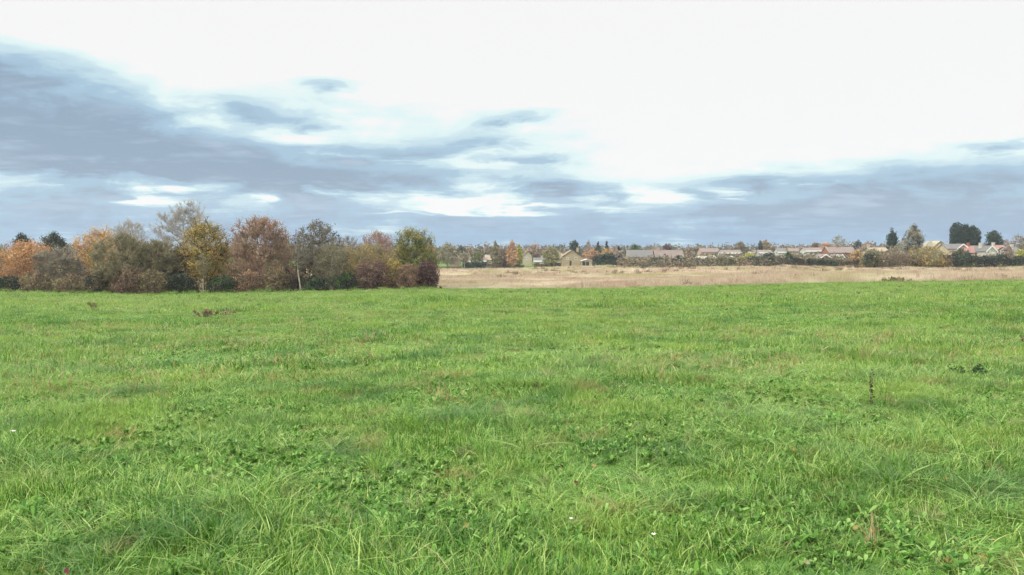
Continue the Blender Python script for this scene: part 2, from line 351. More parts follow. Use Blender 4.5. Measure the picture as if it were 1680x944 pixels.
# front rank shrubs
for lab, px, top, hw, Y, leaf, n, mx in (
 ('dark evergreen bush under the orange tree, at the picture edge', 12, 455, 24, 109, 'dark', 1600, None),
 ('brown bramble thicket between orange tree and grey willow', 62, 448, 26, 108, 'brownshrub', 1500, ('olive', .5)),
 ('dusky green shrub below the grey-beige willow', 112, 452, 26, 107.5, 'olive', 1500, ('brownshrub', .5)),
 ('very dark bush under the amber-yellow tree', 158, 450, 22, 108, 'dark', 1500, ('brownshrub', .6)),
 ('russet-topped brown shrub under the wide grey-olive tree', 210, 440, 30, 107, 'brownshrub', 2200, ('redbrown', .6)),
 ('yellowish brown shrub below the low olive-brown tree', 250, 444, 26, 107, 'olive', 1700, ('brownshrub', .55)),
 ('brown twiggy shrub at the left foot of the leaning pale trunk', 479, 440, 20, 108.4, 'brownshrub', 1900, ('ivy', .5)),
 ('olive-brown shrub behind the low dark green bush', 385, 436, 24, 109, 'brownshrub', 1900, ('olive', .5)),
 ('tall dusky shrub just behind the leaning pale trunk', 506, 428, 24, 112, 'ivy', 2600, ('brownshrub', .5)),
 ('dark brown shrub under the centre of the russet tree crown, behind the lower shrubs', 430, 425, 26, 114, 'brownshrub', 2600, ('olive', .55)),
 ('blackish holly bush left of the thin pale trunk', 296, 450, 24, 108, 'dark', 1600, None),
 ('low dark green bush right of the thin pale trunk', 366, 455, 24, 107, 'dark', 1500, ('green', .6)),
 ('brown shrub under the middle of the russet tree', 408, 446, 28, 107.6, 'brownshrub', 1700, ('russet', .66)),
 ('grey-brown shrub at the right foot of the russet tree', 455, 440, 26, 108, 'brownshrub', 1700, ('olive', .5)),
 ('low green bush immediately right of the leaning pale trunk', 520, 456, 24, 107, 'green', 1400, ('dark', .5)),
 ('dark green bush below the yellow-olive shrubby tree', 572, 450, 26, 108, 'green', 1700, ('dark', .45)),
 ('plum-brown rounded shrub in front of the yellow-olive tree', 612, 430, 34, 108, 'purple', 2800, ('brownshrub', .6)),
 ('small yellowish shrub between plum-brown and reddish brown shrubs', 646, 428, 18, 109, 'ochre', 1300, ('oakgreen', .55)),
 ('upright reddish brown shrub under the green and gold oak', 668, 436, 22, 107.8, 'brownshrub', 1700, ('redbrown', .5)),
 ('deep purple hawthorn at the right end of the wood', 700, 431, 21, 109, 'purple', 3000, None)):
    bush('shrub', lab, 'shrub', px, top, hw, Y, leaf, n, .27, mix2=mx, group='shrubs along the front of the wood')

# ------------------------------------------------------------------ middle distance trees
def MT(name, label, px, top, hw, Y, shape, leaf, n=1500, cb=.15, bark='grey', tw=350, ls=None, mix2=None, leafiness=.9, **k):
    return tree(name, label, 'tree', px, top, hw, Y, shape, cb, leaf, n, ls or Y * .0017, bark, tw, Y * .00012, 7, leafiness, mix2=mix2, clump=max(.3, hw / FP * Y * .16), **k)
MT('conifer', 'small dark conifer just behind the right end of the wood', 707, 394, 8, 320, 'cone', 'conifer', 900, .1)
MT('broadleaf_tree', 'grey-olive tree right behind the end of the wood', 734, 400, 19, 365, 'dome', 'olive', 2200, mix2=('greyolive', .5))
MT('broadleaf_tree', 'small dark tree over the pale gabled house', 756, 403, 8, 400, 'round', 'dark', 800, .3)
MT('willow_tree', 'pale silvery tree with light trunk beside the clipped hedge', 762, 414, 9, 338, 'round', 'greyolive', 800, .4, 'white', 200)
MT('broadleaf_tree', 'olive tree over the dark green hedge', 783, 414, 12, 360, 'dome', 'oakgreen', 1200, mix2=('dark', .55))
MT('poplar_tree', 'slim green-brown upright tree left of the orange-brown one', 813, 398, 9, 345, 'ovoid', 'oakgreen', 1200, mix2=('brownshrub', .55))
MT('broadleaf_tree', 'purplish brown bare tree between slim tree and orange one', 826, 410, 12, 350, 'dome', 'brownshrub', 1300, mix2=('purple', .6))
MT('beech_tree', 'orange-brown upright tree beside the stone houses', 840, 396, 11, 345, 'ovoid', 'orange', 1600, mix2=('russet', .45))
MT('poplar_tree', 'yellow-green slim tree touching the orange-brown tree', 852, 401, 7, 350, 'ovoid', 'yellowgreen', 900)
MT('broadleaf_tree', 'brown-grey bare tree behind the pale stone gable', 876, 400, 16, 385, 'dome', 'brownshrub', 1700, mix2=('pinkgrey', .5), leafiness=.7)
MT('broadleaf_tree', 'olive-green tree at the left side of the stone house', 905, 406, 15, 348, 'dome', 'olive', 1800, .08, mix2=('oakgreen', .5))
MT('evergreen_oak', 'round dark green tree behind the gable of the stone house', 942, 395, 9, 400, 'round', 'conifer', 1300, .25)
MT('bare_tree', 'pinkish bare tree right of the round dark green one', 965, 397, 8, 400, 'ovoid', 'pinkgrey', 500, tw=500)
MT('conifer', 'left and taller of two dark pointed conifers right of the stone house', 981, 398, 8, 410, 'cone', 'conifer', 900)
MT('conifer', 'right and smaller of two dark pointed conifers right of the stone house', 995, 398, 6, 410, 'cone', 'conifer', 800)
MT('beech_tree', 'orange-brown low tree above the white roofed outbuilding', 970, 410, 14, 372, 'dome', 'russet', 1400, .1, mix2=('orange', .5))
MT('beech_tree', 'light tan tree left of the dark pointed roof tree', 997, 408, 13, 376, 'dome', 'orange', 1200, .1, mix2=('ochre', .5))
MT('conifer', 'dark pointed tree between tan tree and green round tree', 1015, 405, 7, 410, 'cone', 'ivy', 700)
MT('broadleaf_tree', 'bright green round tree over the grey roofed bungalow', 1042, 402, 11, 430, 'dome', 'green', 1200, .1)
MT('copper_beech', 'dark purple-brown round tree on the skyline', 1095, 401, 9, 430, 'dome', 'purple', 1200, .1)
MT('bare_tree', 'grey twiggy tree in front of the grey roofed bungalow', 1014, 412, 12, 352, 'dome', 'pinkgrey', 1100, .1, mix2=('brownshrub', .6))
MT('cypress', 'small dark green upright cypress in front of the pink-brown roof', 1114, 421, 5, 305, 'column', 'conifer', 900, .05)
MT('broadleaf_tree', 'light brown rounded tree above the long white bungalow', 1216, 398, 11, 470, 'dome', 'brownshrub', 1300, .1, mix2=('greyolive', .5))
MT('cypress', 'narrow dark tree against the left side of a brown tree', 1247, 396, 4, 465, 'column', 'dark', 700, .05)
MT('broadleaf_tree', 'brown tree with yellowish right side on the skyline', 1255, 394, 10, 472, 'ovoid', 'russet', 1300, .1, mix2=('greyolive', .5))
MT('broadleaf_tree', 'yellow-green garden tree beside the long white bungalow', 1229, 416, 10, 320, 'dome', 'yellowgreen', 1500, .08)
MT('conifer', 'blue-green broad conifer among the bungalows', 1262, 415, 11, 315, 'dome', 'conifer', 1500, .05)
MT('conifer', 'grass-green cone-shaped tree right of the blue-green conifer', 1293, 414, 10, 312, 'cone', 'green', 1500, .05)
MT('broadleaf_tree', 'dark brown tree on the skyline above the white dormer house', 1338, 398, 9, 480, 'dome', 'brownshrub', 1000, .1)
MT('beech_tree', 'reddish orange tree on the skyline behind the white dormer house', 1356, 400, 14, 470, 'dome', 'russet', 1300, .1, mix2=('orange', .5))
MT('bare_tree', 'tall thin bare tree on the skyline above the red-brown roofs', 1374, 388, 14, 450, 'round', 'greyolive', 250, .3, tw=700)
MT('broadleaf_tree', 'dark olive round tree above the red-brown roofs', 1407, 396, 8, 450, 'dome', 'dark', 1000, .1)
MT('bare_tree', 'grey bare tree between red-brown roofs and cream gable', 1422, 398, 12, 430, 'dome', 'pinkgrey', 700, .2, tw=500)
MT('beech_tree', 'tan leaved tree in front of the red-brown roofs', 1404, 411, 10, 290, 'dome', 'russet', 1400, .08, mix2=('ochre', .5))
MT('cypress', 'dark egg-shaped evergreen above the brown thicket', 1463, 378, 10, 330, 'dome', 'dark', 4500, .12, mix2=('conifer', .4))
MT('bare_tree', 'pale thin-stemmed trees between egg-shaped evergreen and ivy tree', 1477, 396, 9, 320, 'fan', 'greyolive', 200, .3, 'pale', 400, stems=3)
MT('ivy_clad_tree', 'grey-green ivy-clad tree with flat broad top', 1497, 372, 18, 322, 'dome', 'ivy', 5000, .08, mix2=('greyolive', .45))
for lab, px, top, hw in (('leftmost and tallest of three joined dark leylandii', 1568, 367, 12), ('middle of three joined dark leylandii', 1582, 369, 12), ('rightmost of three joined dark leylandii', 1596, 372, 12)):
    MT('leylandii', lab, px, top, hw, 335, 'column', 'conifer', 8000, .03, 'brown', 100, ls=.62, inner=.75)
MT('conifer', 'dark bushy cone-shaped conifer behind the white gabled house', 1629, 380, 14, 335, 'dome', 'conifer', 5500, .05, mix2=('green', .7))
MT('bare_tree', 'brown bare tree cut by the right picture edge', 1672, 388, 16, 330, 'dome', 'brownshrub', 1300, .1, mix2=('greyolive', .5))
MT('bare_tree', 'pinkish bare tree behind the red roofs near the right edge', 1650, 394, 10, 370, 'dome', 'pinkgrey', 500, .1, tw=400)
MT('broadleaf_tree', 'yellow-green garden tree cut by the right picture edge', 1676, 410, 11, 262, 'dome', 'yellowgreen', 1500, .05)
MT('thorn_tree', 'dark olive thicket tree left of the grey-brown one in the field hedge', 1432, 410, 18, 246, 'dome', 'olive', 2400, .04, mix2=('dark', .5))
MT('thorn_tree', 'grey-brown bare thicket tree below the egg-shaped evergreen', 1466, 408, 24, 244, 'dome', 'brownshrub', 2800, .04, mix2=('greyolive', .55))
MT('thorn_tree', 'wide yellow-olive thicket tree below the cream gable', 1522, 406, 33, 243, 'dome', 'olive', 4200, .04, mix2=('ochre', .6))
MT('thorn_tree', 'dark green bushy tree in front of the grey and red roofs', 1574, 410, 17, 250, 'dome', 'dark', 2200, .04, mix2=('green', .6))
MT('thorn_tree', 'grey-mauve bare shrub in front of the white gabled house', 1620, 418, 18, 246, 'dome', 'pinkgrey', 1600, .04, mix2=('brownshrub', .5))
MT('thorn_tree', 'grey bare garden tree below the brown bare edge tree', 1654, 406, 11, 262, 'dome', 'brownshrub', 1300, .04, mix2=('pinkgrey', .5))
hedge('low tan-green clipped hedge at the far corner of the dry field', 718, 757, 437, 342, 342, 'olive', 1300, .5, lump=.15)
hedge('dense dark green hedge right of the pale-trunked tree', 759, 798, 430, 342, 342, 'dark', 2200, .5, mix2=('conifer', .5), lump=.25)
hedge('patchy low shrubs in front of the stone house garden', 798, 860, 434, 350, 350, 'brownshrub', 1600, .5, mix2=('green', .62), lump=.8)
hedge('dark brown bank of brush under the pale stone gable', 876, 920, 431, 349, 349, 'brownshrub', 1700, .5, mix2=('ivy', .4), lump=.5)
hedge('tall blue-green laurel hedge right of the stone house', 972, 1020, 418, 350, 348, 'conifer', 3600, .55, mix2=('ivy', .6), lump=.4)
hedge('dark hedge below the grey roofed bungalow', 1018, 1078, 425, 346, 335, 'dark', 2600, .5, mix2=('brownshrub', .58), lump=.7)
hedge('blue-green hedge below the pink-brown roof', 1076, 1130, 424, 335, 322, 'conifer', 2600, .5, mix2=('dark', .5), lump=.35)
hedge('olive hedge below the row of small white gables', 1124, 1232, 422, 322, 306, 'olive', 5200, .5, mix2=('dark', .5), lump=.5)
hedge('low dark hedge below the yellow-green garden tree and blue-green conifer', 1225, 1330, 422.5, 306, 286, 'dark', 5200, .5, mix2=('ivy', .55), lump=.35)
hedge('dark hedge climbing towards the thicket below the red-brown roofs', 1322, 1425, 423, 286, 252, 'dark', 5200, .48, mix2=('brownshrub', .55), lump=.5, top1=420)
hedge('olive-brown hedge joining the thicket trees below the evergreens', 1412, 1560, 421, 250, 240, 'olive', 7000, .45, mix2=('brownshrub', .5), lump=.5)
hedge('dark green field hedge running out at the right picture edge', 1536, 1720, 420, 242, 240, 'dark', 8500, .42, mix2=('ivy', .55), lump=.45, top1=419)

# ------------------------------------------------------------------ houses
MW = {'stone': plain('stone_wall', (158, 142, 112), (192, 176, 142), 1.2), 'cream': plain('cream_render', (176, 166, 140), (200, 190, 164), .8, .62),
      'white': plain('white_render', (178, 176, 166), (202, 200, 190), .8, .7), 'brick': plain('brick_wall', (140, 92, 76), (168, 116, 96), 3),
      'pinkstone': plain('pink_stone_wall', (176, 148, 132), (200, 176, 156), 1.5)}
MR = {'grey': plain('slate_roof', (98, 97, 94), (122, 119, 114), 1.2, stretch=(1, 1, 4)), 'brown': plain('brown_tile_roof', (112, 100, 92), (142, 126, 116), 1.2, stretch=(1, 1, 4)),
      'red': plain('red_tile_roof', (134, 96, 88), (160, 122, 110), 1.2, stretch=(1, 1, 4)), 'stone': plain('stone_tile_roof', (138, 126, 104), (168, 154, 128), 1.2, stretch=(1, 1, 4)),
      'white': plain('white_sheet_roof', (214, 218, 220), (234, 236, 236), .8, .85), 'cream': plain('cream_tile_roof', (160, 154, 126), (184, 176, 148), 1, .6)}
M_WHITE = plain('white_painted_wood', (222, 222, 216), (240, 240, 236), 2, .85, .5)
M_DOOR = plain('dark_opening_door', (42, 40, 38), (60, 56, 52), 3, .6, .6)
mg, tg = mat('window_glass')
tg.n('ShaderNodeOutputMaterial', ins={0: tg.n('ShaderNodeBsdfPrincipled', ins={'Base Color': (.03, .035, .04, 1), 'Roughness': .08, 'Specular IOR Level': .8}).outputs[0]})
def poly(name, V, Fc, m, parent, loc=(0, 0, 0)):
    me = bpy.data.meshes.new(name); me.from_pydata(V, [], Fc); me.materials.append(m); me.update(); return link(name, me, parent, loc)
def boxes(name, bs, m, parent):
    V = []; Fc = []
    for x0, x1, y0, y1, z0, z1 in bs:
        k = len(V); V += [(x, y, z) for z in (z0, z1) for x, y in ((x0, y0), (x1, y0), (x1, y1), (x0, y1))]
        Fc += [[k + i for i in f] for f in ((3, 2, 1, 0), (4, 5, 6, 7), (0, 1, 5, 4), (1, 2, 6, 5), (2, 3, 7, 6), (3, 0, 4, 7))]
    return poly(name, V, Fc, m, parent)
def slab(V4, th):            # a roof slope: quad given counter-clockwise, thickened downward
    V = list(V4) + [(x, y, z - th) for x, y, z in V4]
    return V, [(0, 1, 2, 3), (7, 6, 5, 4), (0, 4, 5, 1), (1, 5, 6, 2), (2, 6, 7, 3), (3, 7, 4, 0)]
def house(name, label, p0, p1, ridge, eave, Y, front=True, wall='stone', roof='grey', wins=(), chim=None, depth=8, doors=(), barge=False, fascia=False, yaw=0, cat='house', group=None):
    xc = X_((p0 + p1) / 2, Y); w = (p1 - p0) / FP * Y; zb = g1(xc, Y) - .1
    he = max(Z_(eave, Y) - zb, 2.2); hr = max(Z_(ridge, Y) - zb, he + .5); hw = w / 2
    root = thing(name, label, cat, (xc, Y, zb), group); root.rotation_euler.z = math.radians(yaw)
    if front:                # gable end faces the field
        V = [(-hw, 0, 0), (hw, 0, 0), (hw, 0, he), (0, 0, hr), (-hw, 0, he)]; V += [(x, depth, z) for x, _, z in V]
        Fc = [(0, 1, 2, 3, 4), (9, 8, 7, 6, 5), (0, 5, 6, 1), (1, 6, 7, 2), (4, 9, 5, 0), (2, 7, 8, 3), (3, 8, 9, 4)]
        o = .35; s = (hr - he) / hw; RV = []; RF = []
        for sg in (-1, 1):
            q = [(sg * (hw + o), -o, he - s * o + .2), (sg * (hw + o), depth + o, he - s * o + .2), (0, depth + o, hr + .2), (0, -o, hr + .2)]
            if sg < 0: q = q[::-1]
            v, f = slab(q, .16); RF += [[i + len(RV) for i in ff] for ff in f]; RV += v
    else:
        V = [(-hw, 0, 0), (-hw, depth, 0), (-hw, depth, he), (-hw, depth / 2, hr), (-hw, 0, he)]; V += [(hw, y, z) for _, y, z in V]
        Fc = [(4, 3, 2, 1, 0), (5, 6, 7, 8, 9), (0, 1, 6, 5), (1, 2, 7, 6), (0, 5, 9, 4), (2, 3, 8, 7), (3, 4, 9, 8)]
        o = .35; s = (hr - he) / (depth / 2); RV = []; RF = []
        for sg in (-1, 1):
            ye = depth / 2 + sg * (depth / 2 + o)
            q = [(-hw - o, ye, he - s * o + .2), (hw + o, ye, he - s * o + .2), (hw + o, depth / 2, hr + .2), (-hw - o, depth / 2, hr + .2)]
            if sg > 0: q = q[::-1]
            v, f = slab(q, .16); RF += [[i + len(RV) for i in ff] for ff in f]; RV += v
    poly('wall', V, Fc, MW[wall], root); rf = poly('roof', RV, RF, MR[roof], root)
    if chim is not None:
        cx = X_(chim, Y) - xc; boxes('chimney', [(cx - .45, cx + .45, depth * .45, depth * .45 + .9, hr - .8, hr + 1.1), (cx - .52, cx + .52, depth * .45 - .07, depth * .45 + .97, hr + 1.1, hr + 1.25)], MW[wall], rf)
    for c, r, ww, hh in wins:
        wx = X_(c, Y) - xc; wz = Z_(r, Y) - zb; a = ww / FP * Y / 2; b = hh / FP * Y / 2; t = .12
        wz = max(b + .3, wz)
        fr = boxes('window', [(wx - a, wx + a, -.06, .03, wz - b, wz - b + t), (wx - a, wx + a, -.06, .03, wz + b - t, wz + b), (wx - a, wx - a + t, -.06, .03, wz - b + t, wz + b - t),
                              (wx + a - t, wx + a, -.06, .03, wz - b + t, wz + b - t), (wx - .05, wx + .05, -.06, .03, wz - b + t, wz + b - t)], M_WHITE, root)
        boxes('pane', [(wx - a + t, wx + a - t, -.025, -.005, wz - b + t, wz + b - t)], mg, fr)
    for c, ww, hh in doors:
        wx = X_(c, Y) - xc; a = ww / FP * Y / 2; boxes('door', [(wx - a, wx + a, -.05, .05, 0.02, hh)], M_DOOR, root)
    if barge and front:
        BV = []; BF = []
        for sg in (-1, 1):
            q = [(sg * (hw + .35), -.42, he - s * .35 + .24), (sg * (hw + .35), -.37, he - s * .35 + .24), (0, -.37, hr + .24), (0, -.42, hr + .24)]
            if sg > 0: q = q[::-1]
            v, f = slab(q, .42); BF += [[i + len(BV) for i in ff] for ff in f]; BV += v
        poly('bargeboard', BV, BF, M_WHITE, root)
    if fascia and not front: boxes('fascia', [(-hw - .35, hw + .35, -.44, -.38, he - .35, he + .22)], M_WHITE, root)
    return root
H = house
H('stone_house', 'gabled sandy stone house standing at the edge of the dry field', 923, 953, 411, 421, 358, True, 'stone', 'stone', [(945, 424.5, 4.2, 4), (931, 424, 3.5, 4)], 949, 11, [(936, 3, 2.4)])
H('stone_house', 'low stone wing on the left of the gabled stone house', 908, 924.5, 417, 424, 361, False, 'stone', 'stone', [(916, 430, 3.5, 3)], None, 6)
H('outbuilding', 'white roofed lean-to with dark opening right of the stone house', 953.5, 973, 426, 433, 357, True, 'cream', 'white', [], None, 6, [(958, 5, 2.0), (964, 5, 2.0)], cat='outbuilding')
H('stone_house', 'stone house behind the orange-brown tree with a pale gable end', 858, 873, 412, 420, 372, True, 'cream', 'stone', [(865, 424, 3, 4)], 866, 14)
H('stone_house', 'long low stone house glimpsed between the slim trees', 796, 858, 419, 427, 378, False, 'stone', 'stone', [(804, 431, 4, 3), (818, 431, 4, 3), (846, 431, 4, 3)], 806, 8)
H('stone_house', 'pinkish gabled house between grey-olive tree and pale-trunked tree', 739, 754, 415, 426, 372, True, 'pinkstone', 'stone', [(746, 428, 3, 4)], None, 9)
H('bungalow', 'bungalow with pale window strip behind the dark green hedge', 764, 797, 423, 430, 375, False, 'cream', 'brown', [(776, 431, 4, 3)], 768, 8, fascia=True)
H('bungalow', 'bungalow with white trim beside the brown bank of brush', 876, 897, 424, 429, 366, False, 'white', 'grey', [(886, 430, 5, 2.5)], 889, 6, fascia=True)
H('bungalow', 'long grey roofed bungalow below the bright green round tree', 1030, 1072, 411, 422, 380, False, 'stone', 'grey', [(1038, 425, 4, 3), (1055, 425, 5, 3)], None, 9)
H('bungalow', 'bungalow with pink-brown roof below the dark purple-brown tree', 1076, 1122, 411, 424, 378, False, 'pinkstone', 'brown', [(1090, 427, 5, 3), (1104, 427, 5, 3)], 1084, 10)
H('house', 'pinkish roofed house between purple-brown tree and long white bungalow', 1150, 1180, 408, 414, 450, False, 'pinkstone', 'brown', [(1158, 417, 4, 3), (1170, 417, 4, 3)], 1166, 9)
for i, (c, lab) in enumerate(((1147, 'leftmost of three small white-edged gables above the olive hedge'), (1158, 'middle of three small white-edged gables above the olive hedge'), (1171, 'rightmost of three small white-edged gables above the olive hedge'))):
    H('bungalow', lab, c - 4.5, c + 4.5, 421 - (i == 2), 425, 340, True, 'stone', 'stone', [], None, 8, barge=True, group='small white-edged gables')
H('bungalow', 'long bungalow with bright white fascia and dark windows below it', 1184, 1216, 411, 415.5, 420, False, 'white', 'brown', [(1190, 418.5, 6, 2.6), (1207, 418.5, 6, 2.6)], None, 8, fascia=True)
H('bungalow', 'gabled bungalow in front of the long white-trimmed bungalow', 1191, 1208, 421, 427, 345, True, 'stone', 'grey', [(1199, 428, 3.5, 2.4)], None, 8, barge=True)
H('bungalow', 'brown roofed bungalow with pale strip above the yellow-green tree', 1228, 1245, 411, 415, 430, False, 'cream', 'brown', [(1234, 417, 4, 2.2)], None, 8, fascia=True)
H('bungalow', 'bungalow with thin white fascia left of the blue-green conifer top', 1246, 1266, 411, 415, 425, False, 'white', 'brown', [(1251, 417, 4, 2), (1260, 417, 4, 2)], None, 8, fascia=True)
H('greenhouse', 'pale glazed outbuilding at the left side of the blue-green conifer', 1242, 1253, 418, 421, 345, False, 'white', 'grey', [(1248, 423.5, 7, 3)], None, 4, cat='outbuilding')
H('bungalow', 'grey-green roofed bungalow with white fascia by the cone-shaped tree', 1277, 1296, 408, 414, 415, False, 'white', 'grey', [(1284, 417, 5, 2)], None, 8, fascia=True)
H('house', 'bungalow with two bright white windows right of the cone-shaped tree', 1296, 1312, 408, 413, 412, False, 'stone', 'brown', [(1301, 415.5, 3.4, 3), (1307, 415.5, 3.4, 3)], None, 8)
H('house', 'grey and white dormer house below the reddish orange tree', 1322, 1350, 407, 412, 400, False, 'white', 'brown', [(1338, 415, 4, 3.4), (1345, 415, 4, 3.4)], None, 9, fascia=True)
H('bungalow', 'brown gable with thin white edges below the dormer house', 1345, 1364, 418, 426, 325, True, 'brick', 'brown', [], None, 8, barge=True)
H('house', 'wide brown roofed house above the tan leaved tree', 1360, 1404, 406, 415, 390, False, 'brick', 'brown', [(1368, 417, 4, 3)], 1380, 10)
for c, lab in ((1373, 'left of two small white dormers on the red-brown roofs'), (1381, 'right of two small white dormers on the red-brown roofs')):
    H('dormer_house', lab, c - 3.6, c + 3.6, 418, 422, 345, True, 'white', 'brown', [(c, 424, 2.6, 2.5)], None, 6, barge=True, group='small houses with white gables')
H('bungalow', 'pale stone roofed bungalow with white gable left of the egg-shaped evergreen', 1430, 1458, 407, 413, 300, False, 'cream', 'stone', [(1436, 416, 4, 3)], 1432, 8)
H('house', 'cream pyramid-like roof just left of the dark leylandii', 1529, 1554, 396, 406, 320, True, 'cream', 'cream', [(1541, 403, 3, 3)], None, 10)
H('house', 'house with grey roof immediately below the leylandii', 1556, 1582, 401, 411, 300, False, 'cream', 'grey', [(1563, 414, 4, 3)], None, 9)
H('house', 'grey gabled house with pale edges between grey and red roofs', 1570, 1588, 401, 408, 294, True, 'pinkstone', 'grey', [], None, 6, barge=True)
H('house', 'long house with pinkish red roof below the leylandii', 1586, 1626, 404, 415, 290, False, 'brick', 'red', [(1596, 418, 4, 3)], 1600, 10)
H('house', 'white gabled house with chimney in front of the bushy conifer', 1618, 1634, 404, 412, 284, True, 'white', 'grey', [(1623, 412, 2.4, 3), (1629, 416, 3, 3)], 1621, 10, barge=True)
H('house', 'small house with bright red roof near the right picture edge', 1636, 1654, 403, 410, 300, False, 'white', 'red', [(1641, 412, 3, 3), (1648, 412, 3, 3)], 1639, 8)
H('bungalow', 'dark roofed house with white window beside the right edge tree', 1656, 1676, 406, 414, 292, False, 'white', 'grey', [(1664, 416, 4, 4)], 1670, 8)

# ------------------------------------------------------------------ far wooded ridge and village greenery
def far_wood():
    rng = np.random.default_rng(5); P = []; S_ = []; C = []
    for i in range(1500):
        Y = rng.choice([rng.uniform(430, 620), rng.uniform(650, 980)], p=[.5, .5]); px = rng.uniform(-250, 1950)
        x = X_(px, Y); z = g1(x, Y); h = rng.uniform(4.5, 9) * (1.0 if Y > 600 else .8) * (1.25 if rng.random() < .1 else 1)
        if px < 700 or px > 1350: h *= 1.2
        R = h * rng.uniform(.4, .8); n = 46
        d = rng.normal(size=(n, 3)); d /= np.linalg.norm(d, axis=1, keepdims=True); d[:, 2] = np.abs(d[:, 2]); q = rng.uniform(.55, 1, (n, 1))
        P.append(np.array([x, Y, z]) + d * q * np.array([R, R, h])); S_.append(np.full(n, 1.5)); C.append(np.full(n, rng.random()))
    P = np.concatenate(P); V, Q = leaf_quads(P, 1.9, rng)
    ti = np.clip(np.concatenate(C) + rng.normal(size=len(P)) * .1, 0, 1)
    m = foliage('distant_foliage', [(84, 88, 62), (128, 112, 92), (158, 128, 100)], trans=.2, world_noise=[(.02, (70, 82, 60), .5, .6, .8)])
    o = struct(link('distant_wood', mesh_np('distant_wood', V, Q, [m], ti)), 'stuff'); tag(o, 'hazy line of far trees along the skyline', 'wood')
    P = []
    for i in range(1500):
        px = rng.uniform(1015, 1740); Y = rng.uniform(285, 440); x = X_(px, Y); z = g1(x, Y); h = rng.uniform(2.2, 4.9) * (1.2 if px > 1400 else 1); R = h * rng.uniform(.4, .8)
        d = rng.normal(size=(34, 3)); d /= np.linalg.norm(d, axis=1, keepdims=True); d[:, 2] = np.abs(d[:, 2])
        P.append(np.array([x, Y, z]) + d * rng.uniform(.5, 1, (34, 1)) * np.array([R, R, h]))
    P = np.concatenate(P); V, Q = leaf_quads(P, .8, rng)
    ti = np.clip(vnoise(P[:, 0] / 5, P[:, 1] / 5, s=8) + rng.normal(size=len(P)) * .12, 0, 1)
    m = foliage('garden_foliage', [(58, 70, 48), (120, 110, 84), (160, 134, 110)], trans=.2)
    o = struct(link('garden_greenery', mesh_np('garden_greenery', V, Q, [m], ti)), 'stuff'); tag(o, 'mixed garden greenery between the village roofs', 'greenery')
far_wood()

# ------------------------------------------------------------------ ground sheet
def build_ground():
    az = np.radians(np.concatenate([np.arange(-180, -40, 4), np.arange(-40, 40, .3), np.arange(40, 180.1, 4)]))
    r = np.concatenate([[0.0], .6 * (6000 / .6) ** (np.arange(0, 420) / 419)])
    A, Rr = np.meshgrid(az, r); X = np.sin(A) * Rr; Y = np.cos(A) * Rr; Z = ground(X, Y)
    nr, na = A.shape; idx = np.arange(nr * na).reshape(nr, na)
    Q = np.stack([idx[:-1, :-1], idx[:-1, 1:], idx[1:, 1:], idx[1:, :-1]], -1).reshape(-1, 4)
    ye, ze, yf, zf = edges(X, Y)
    dry = np.clip((Y - ye - ejit(X) + 2.5 * (vnoise(X / 3, Y / 3, s=4) - .5)) / 1.2, 0, 1) * np.clip((yf + 4 - Y) / 4, 0, 1)
    m, t = mat('field_soil_and_sward')
    geo = t.n('ShaderNodeNewGeometry').outputs['Position']
    def nz(sc, det=4.0, st=(1, 1, 1)): return t.n('ShaderNodeTexNoise', ins={'Vector': t.n('ShaderNodeMapping', ins={0: geo, 3: st}).outputs[0], 'Scale': sc, 'Detail': det}).outputs[0]
    k = .5
    c1 = t.ramp(nz(9.), [(.3, srgb((70, 88, 40), k)), (.5, srgb((100, 132, 54), k)), (.7, srgb((130, 156, 74), k))])
    c1 = t.mix(t.ramp(nz(.25), [(.45, (0, 0, 0, 1)), (.65, (1, 1, 1, 1))]), c1, srgb((110, 160, 70), k))
    c2 = t.ramp(nz(.6), [(.3, srgb((158, 138, 106), .62)), (.5, srgb((190, 172, 134), .62)), (.7, srgb((206, 188, 158), .62))])
    c3 = t.mix(t.ramp(nz(.08, 5.0, (.35, 1, 1)), [(.5, (0, 0, 0, 1)), (.62, (1, 1, 1, 1))]), c2, srgb((158, 158, 100), .62))
    at = t.n('ShaderNodeAttribute', attribute_name='dry').outputs['Fac']
    c = t.mix(at, c1, c3)
    p = t.n('ShaderNodeBsdfPrincipled', ins={'Base Color': c, 'Roughness': .9, 'Specular IOR Level': .1})
    t.n('ShaderNodeOutputMaterial', ins={0: p.outputs[0]})
    me = mesh_np('ground', np.stack([X, Y, Z], -1).reshape(-1, 3), Q, [m], smooth=True)
    a = me.attributes.new('dry', 'FLOAT', 'POINT'); a.data.foreach_set('value', dry.ravel().astype(np.float32))
    struct(link('ground', me))
build_ground()

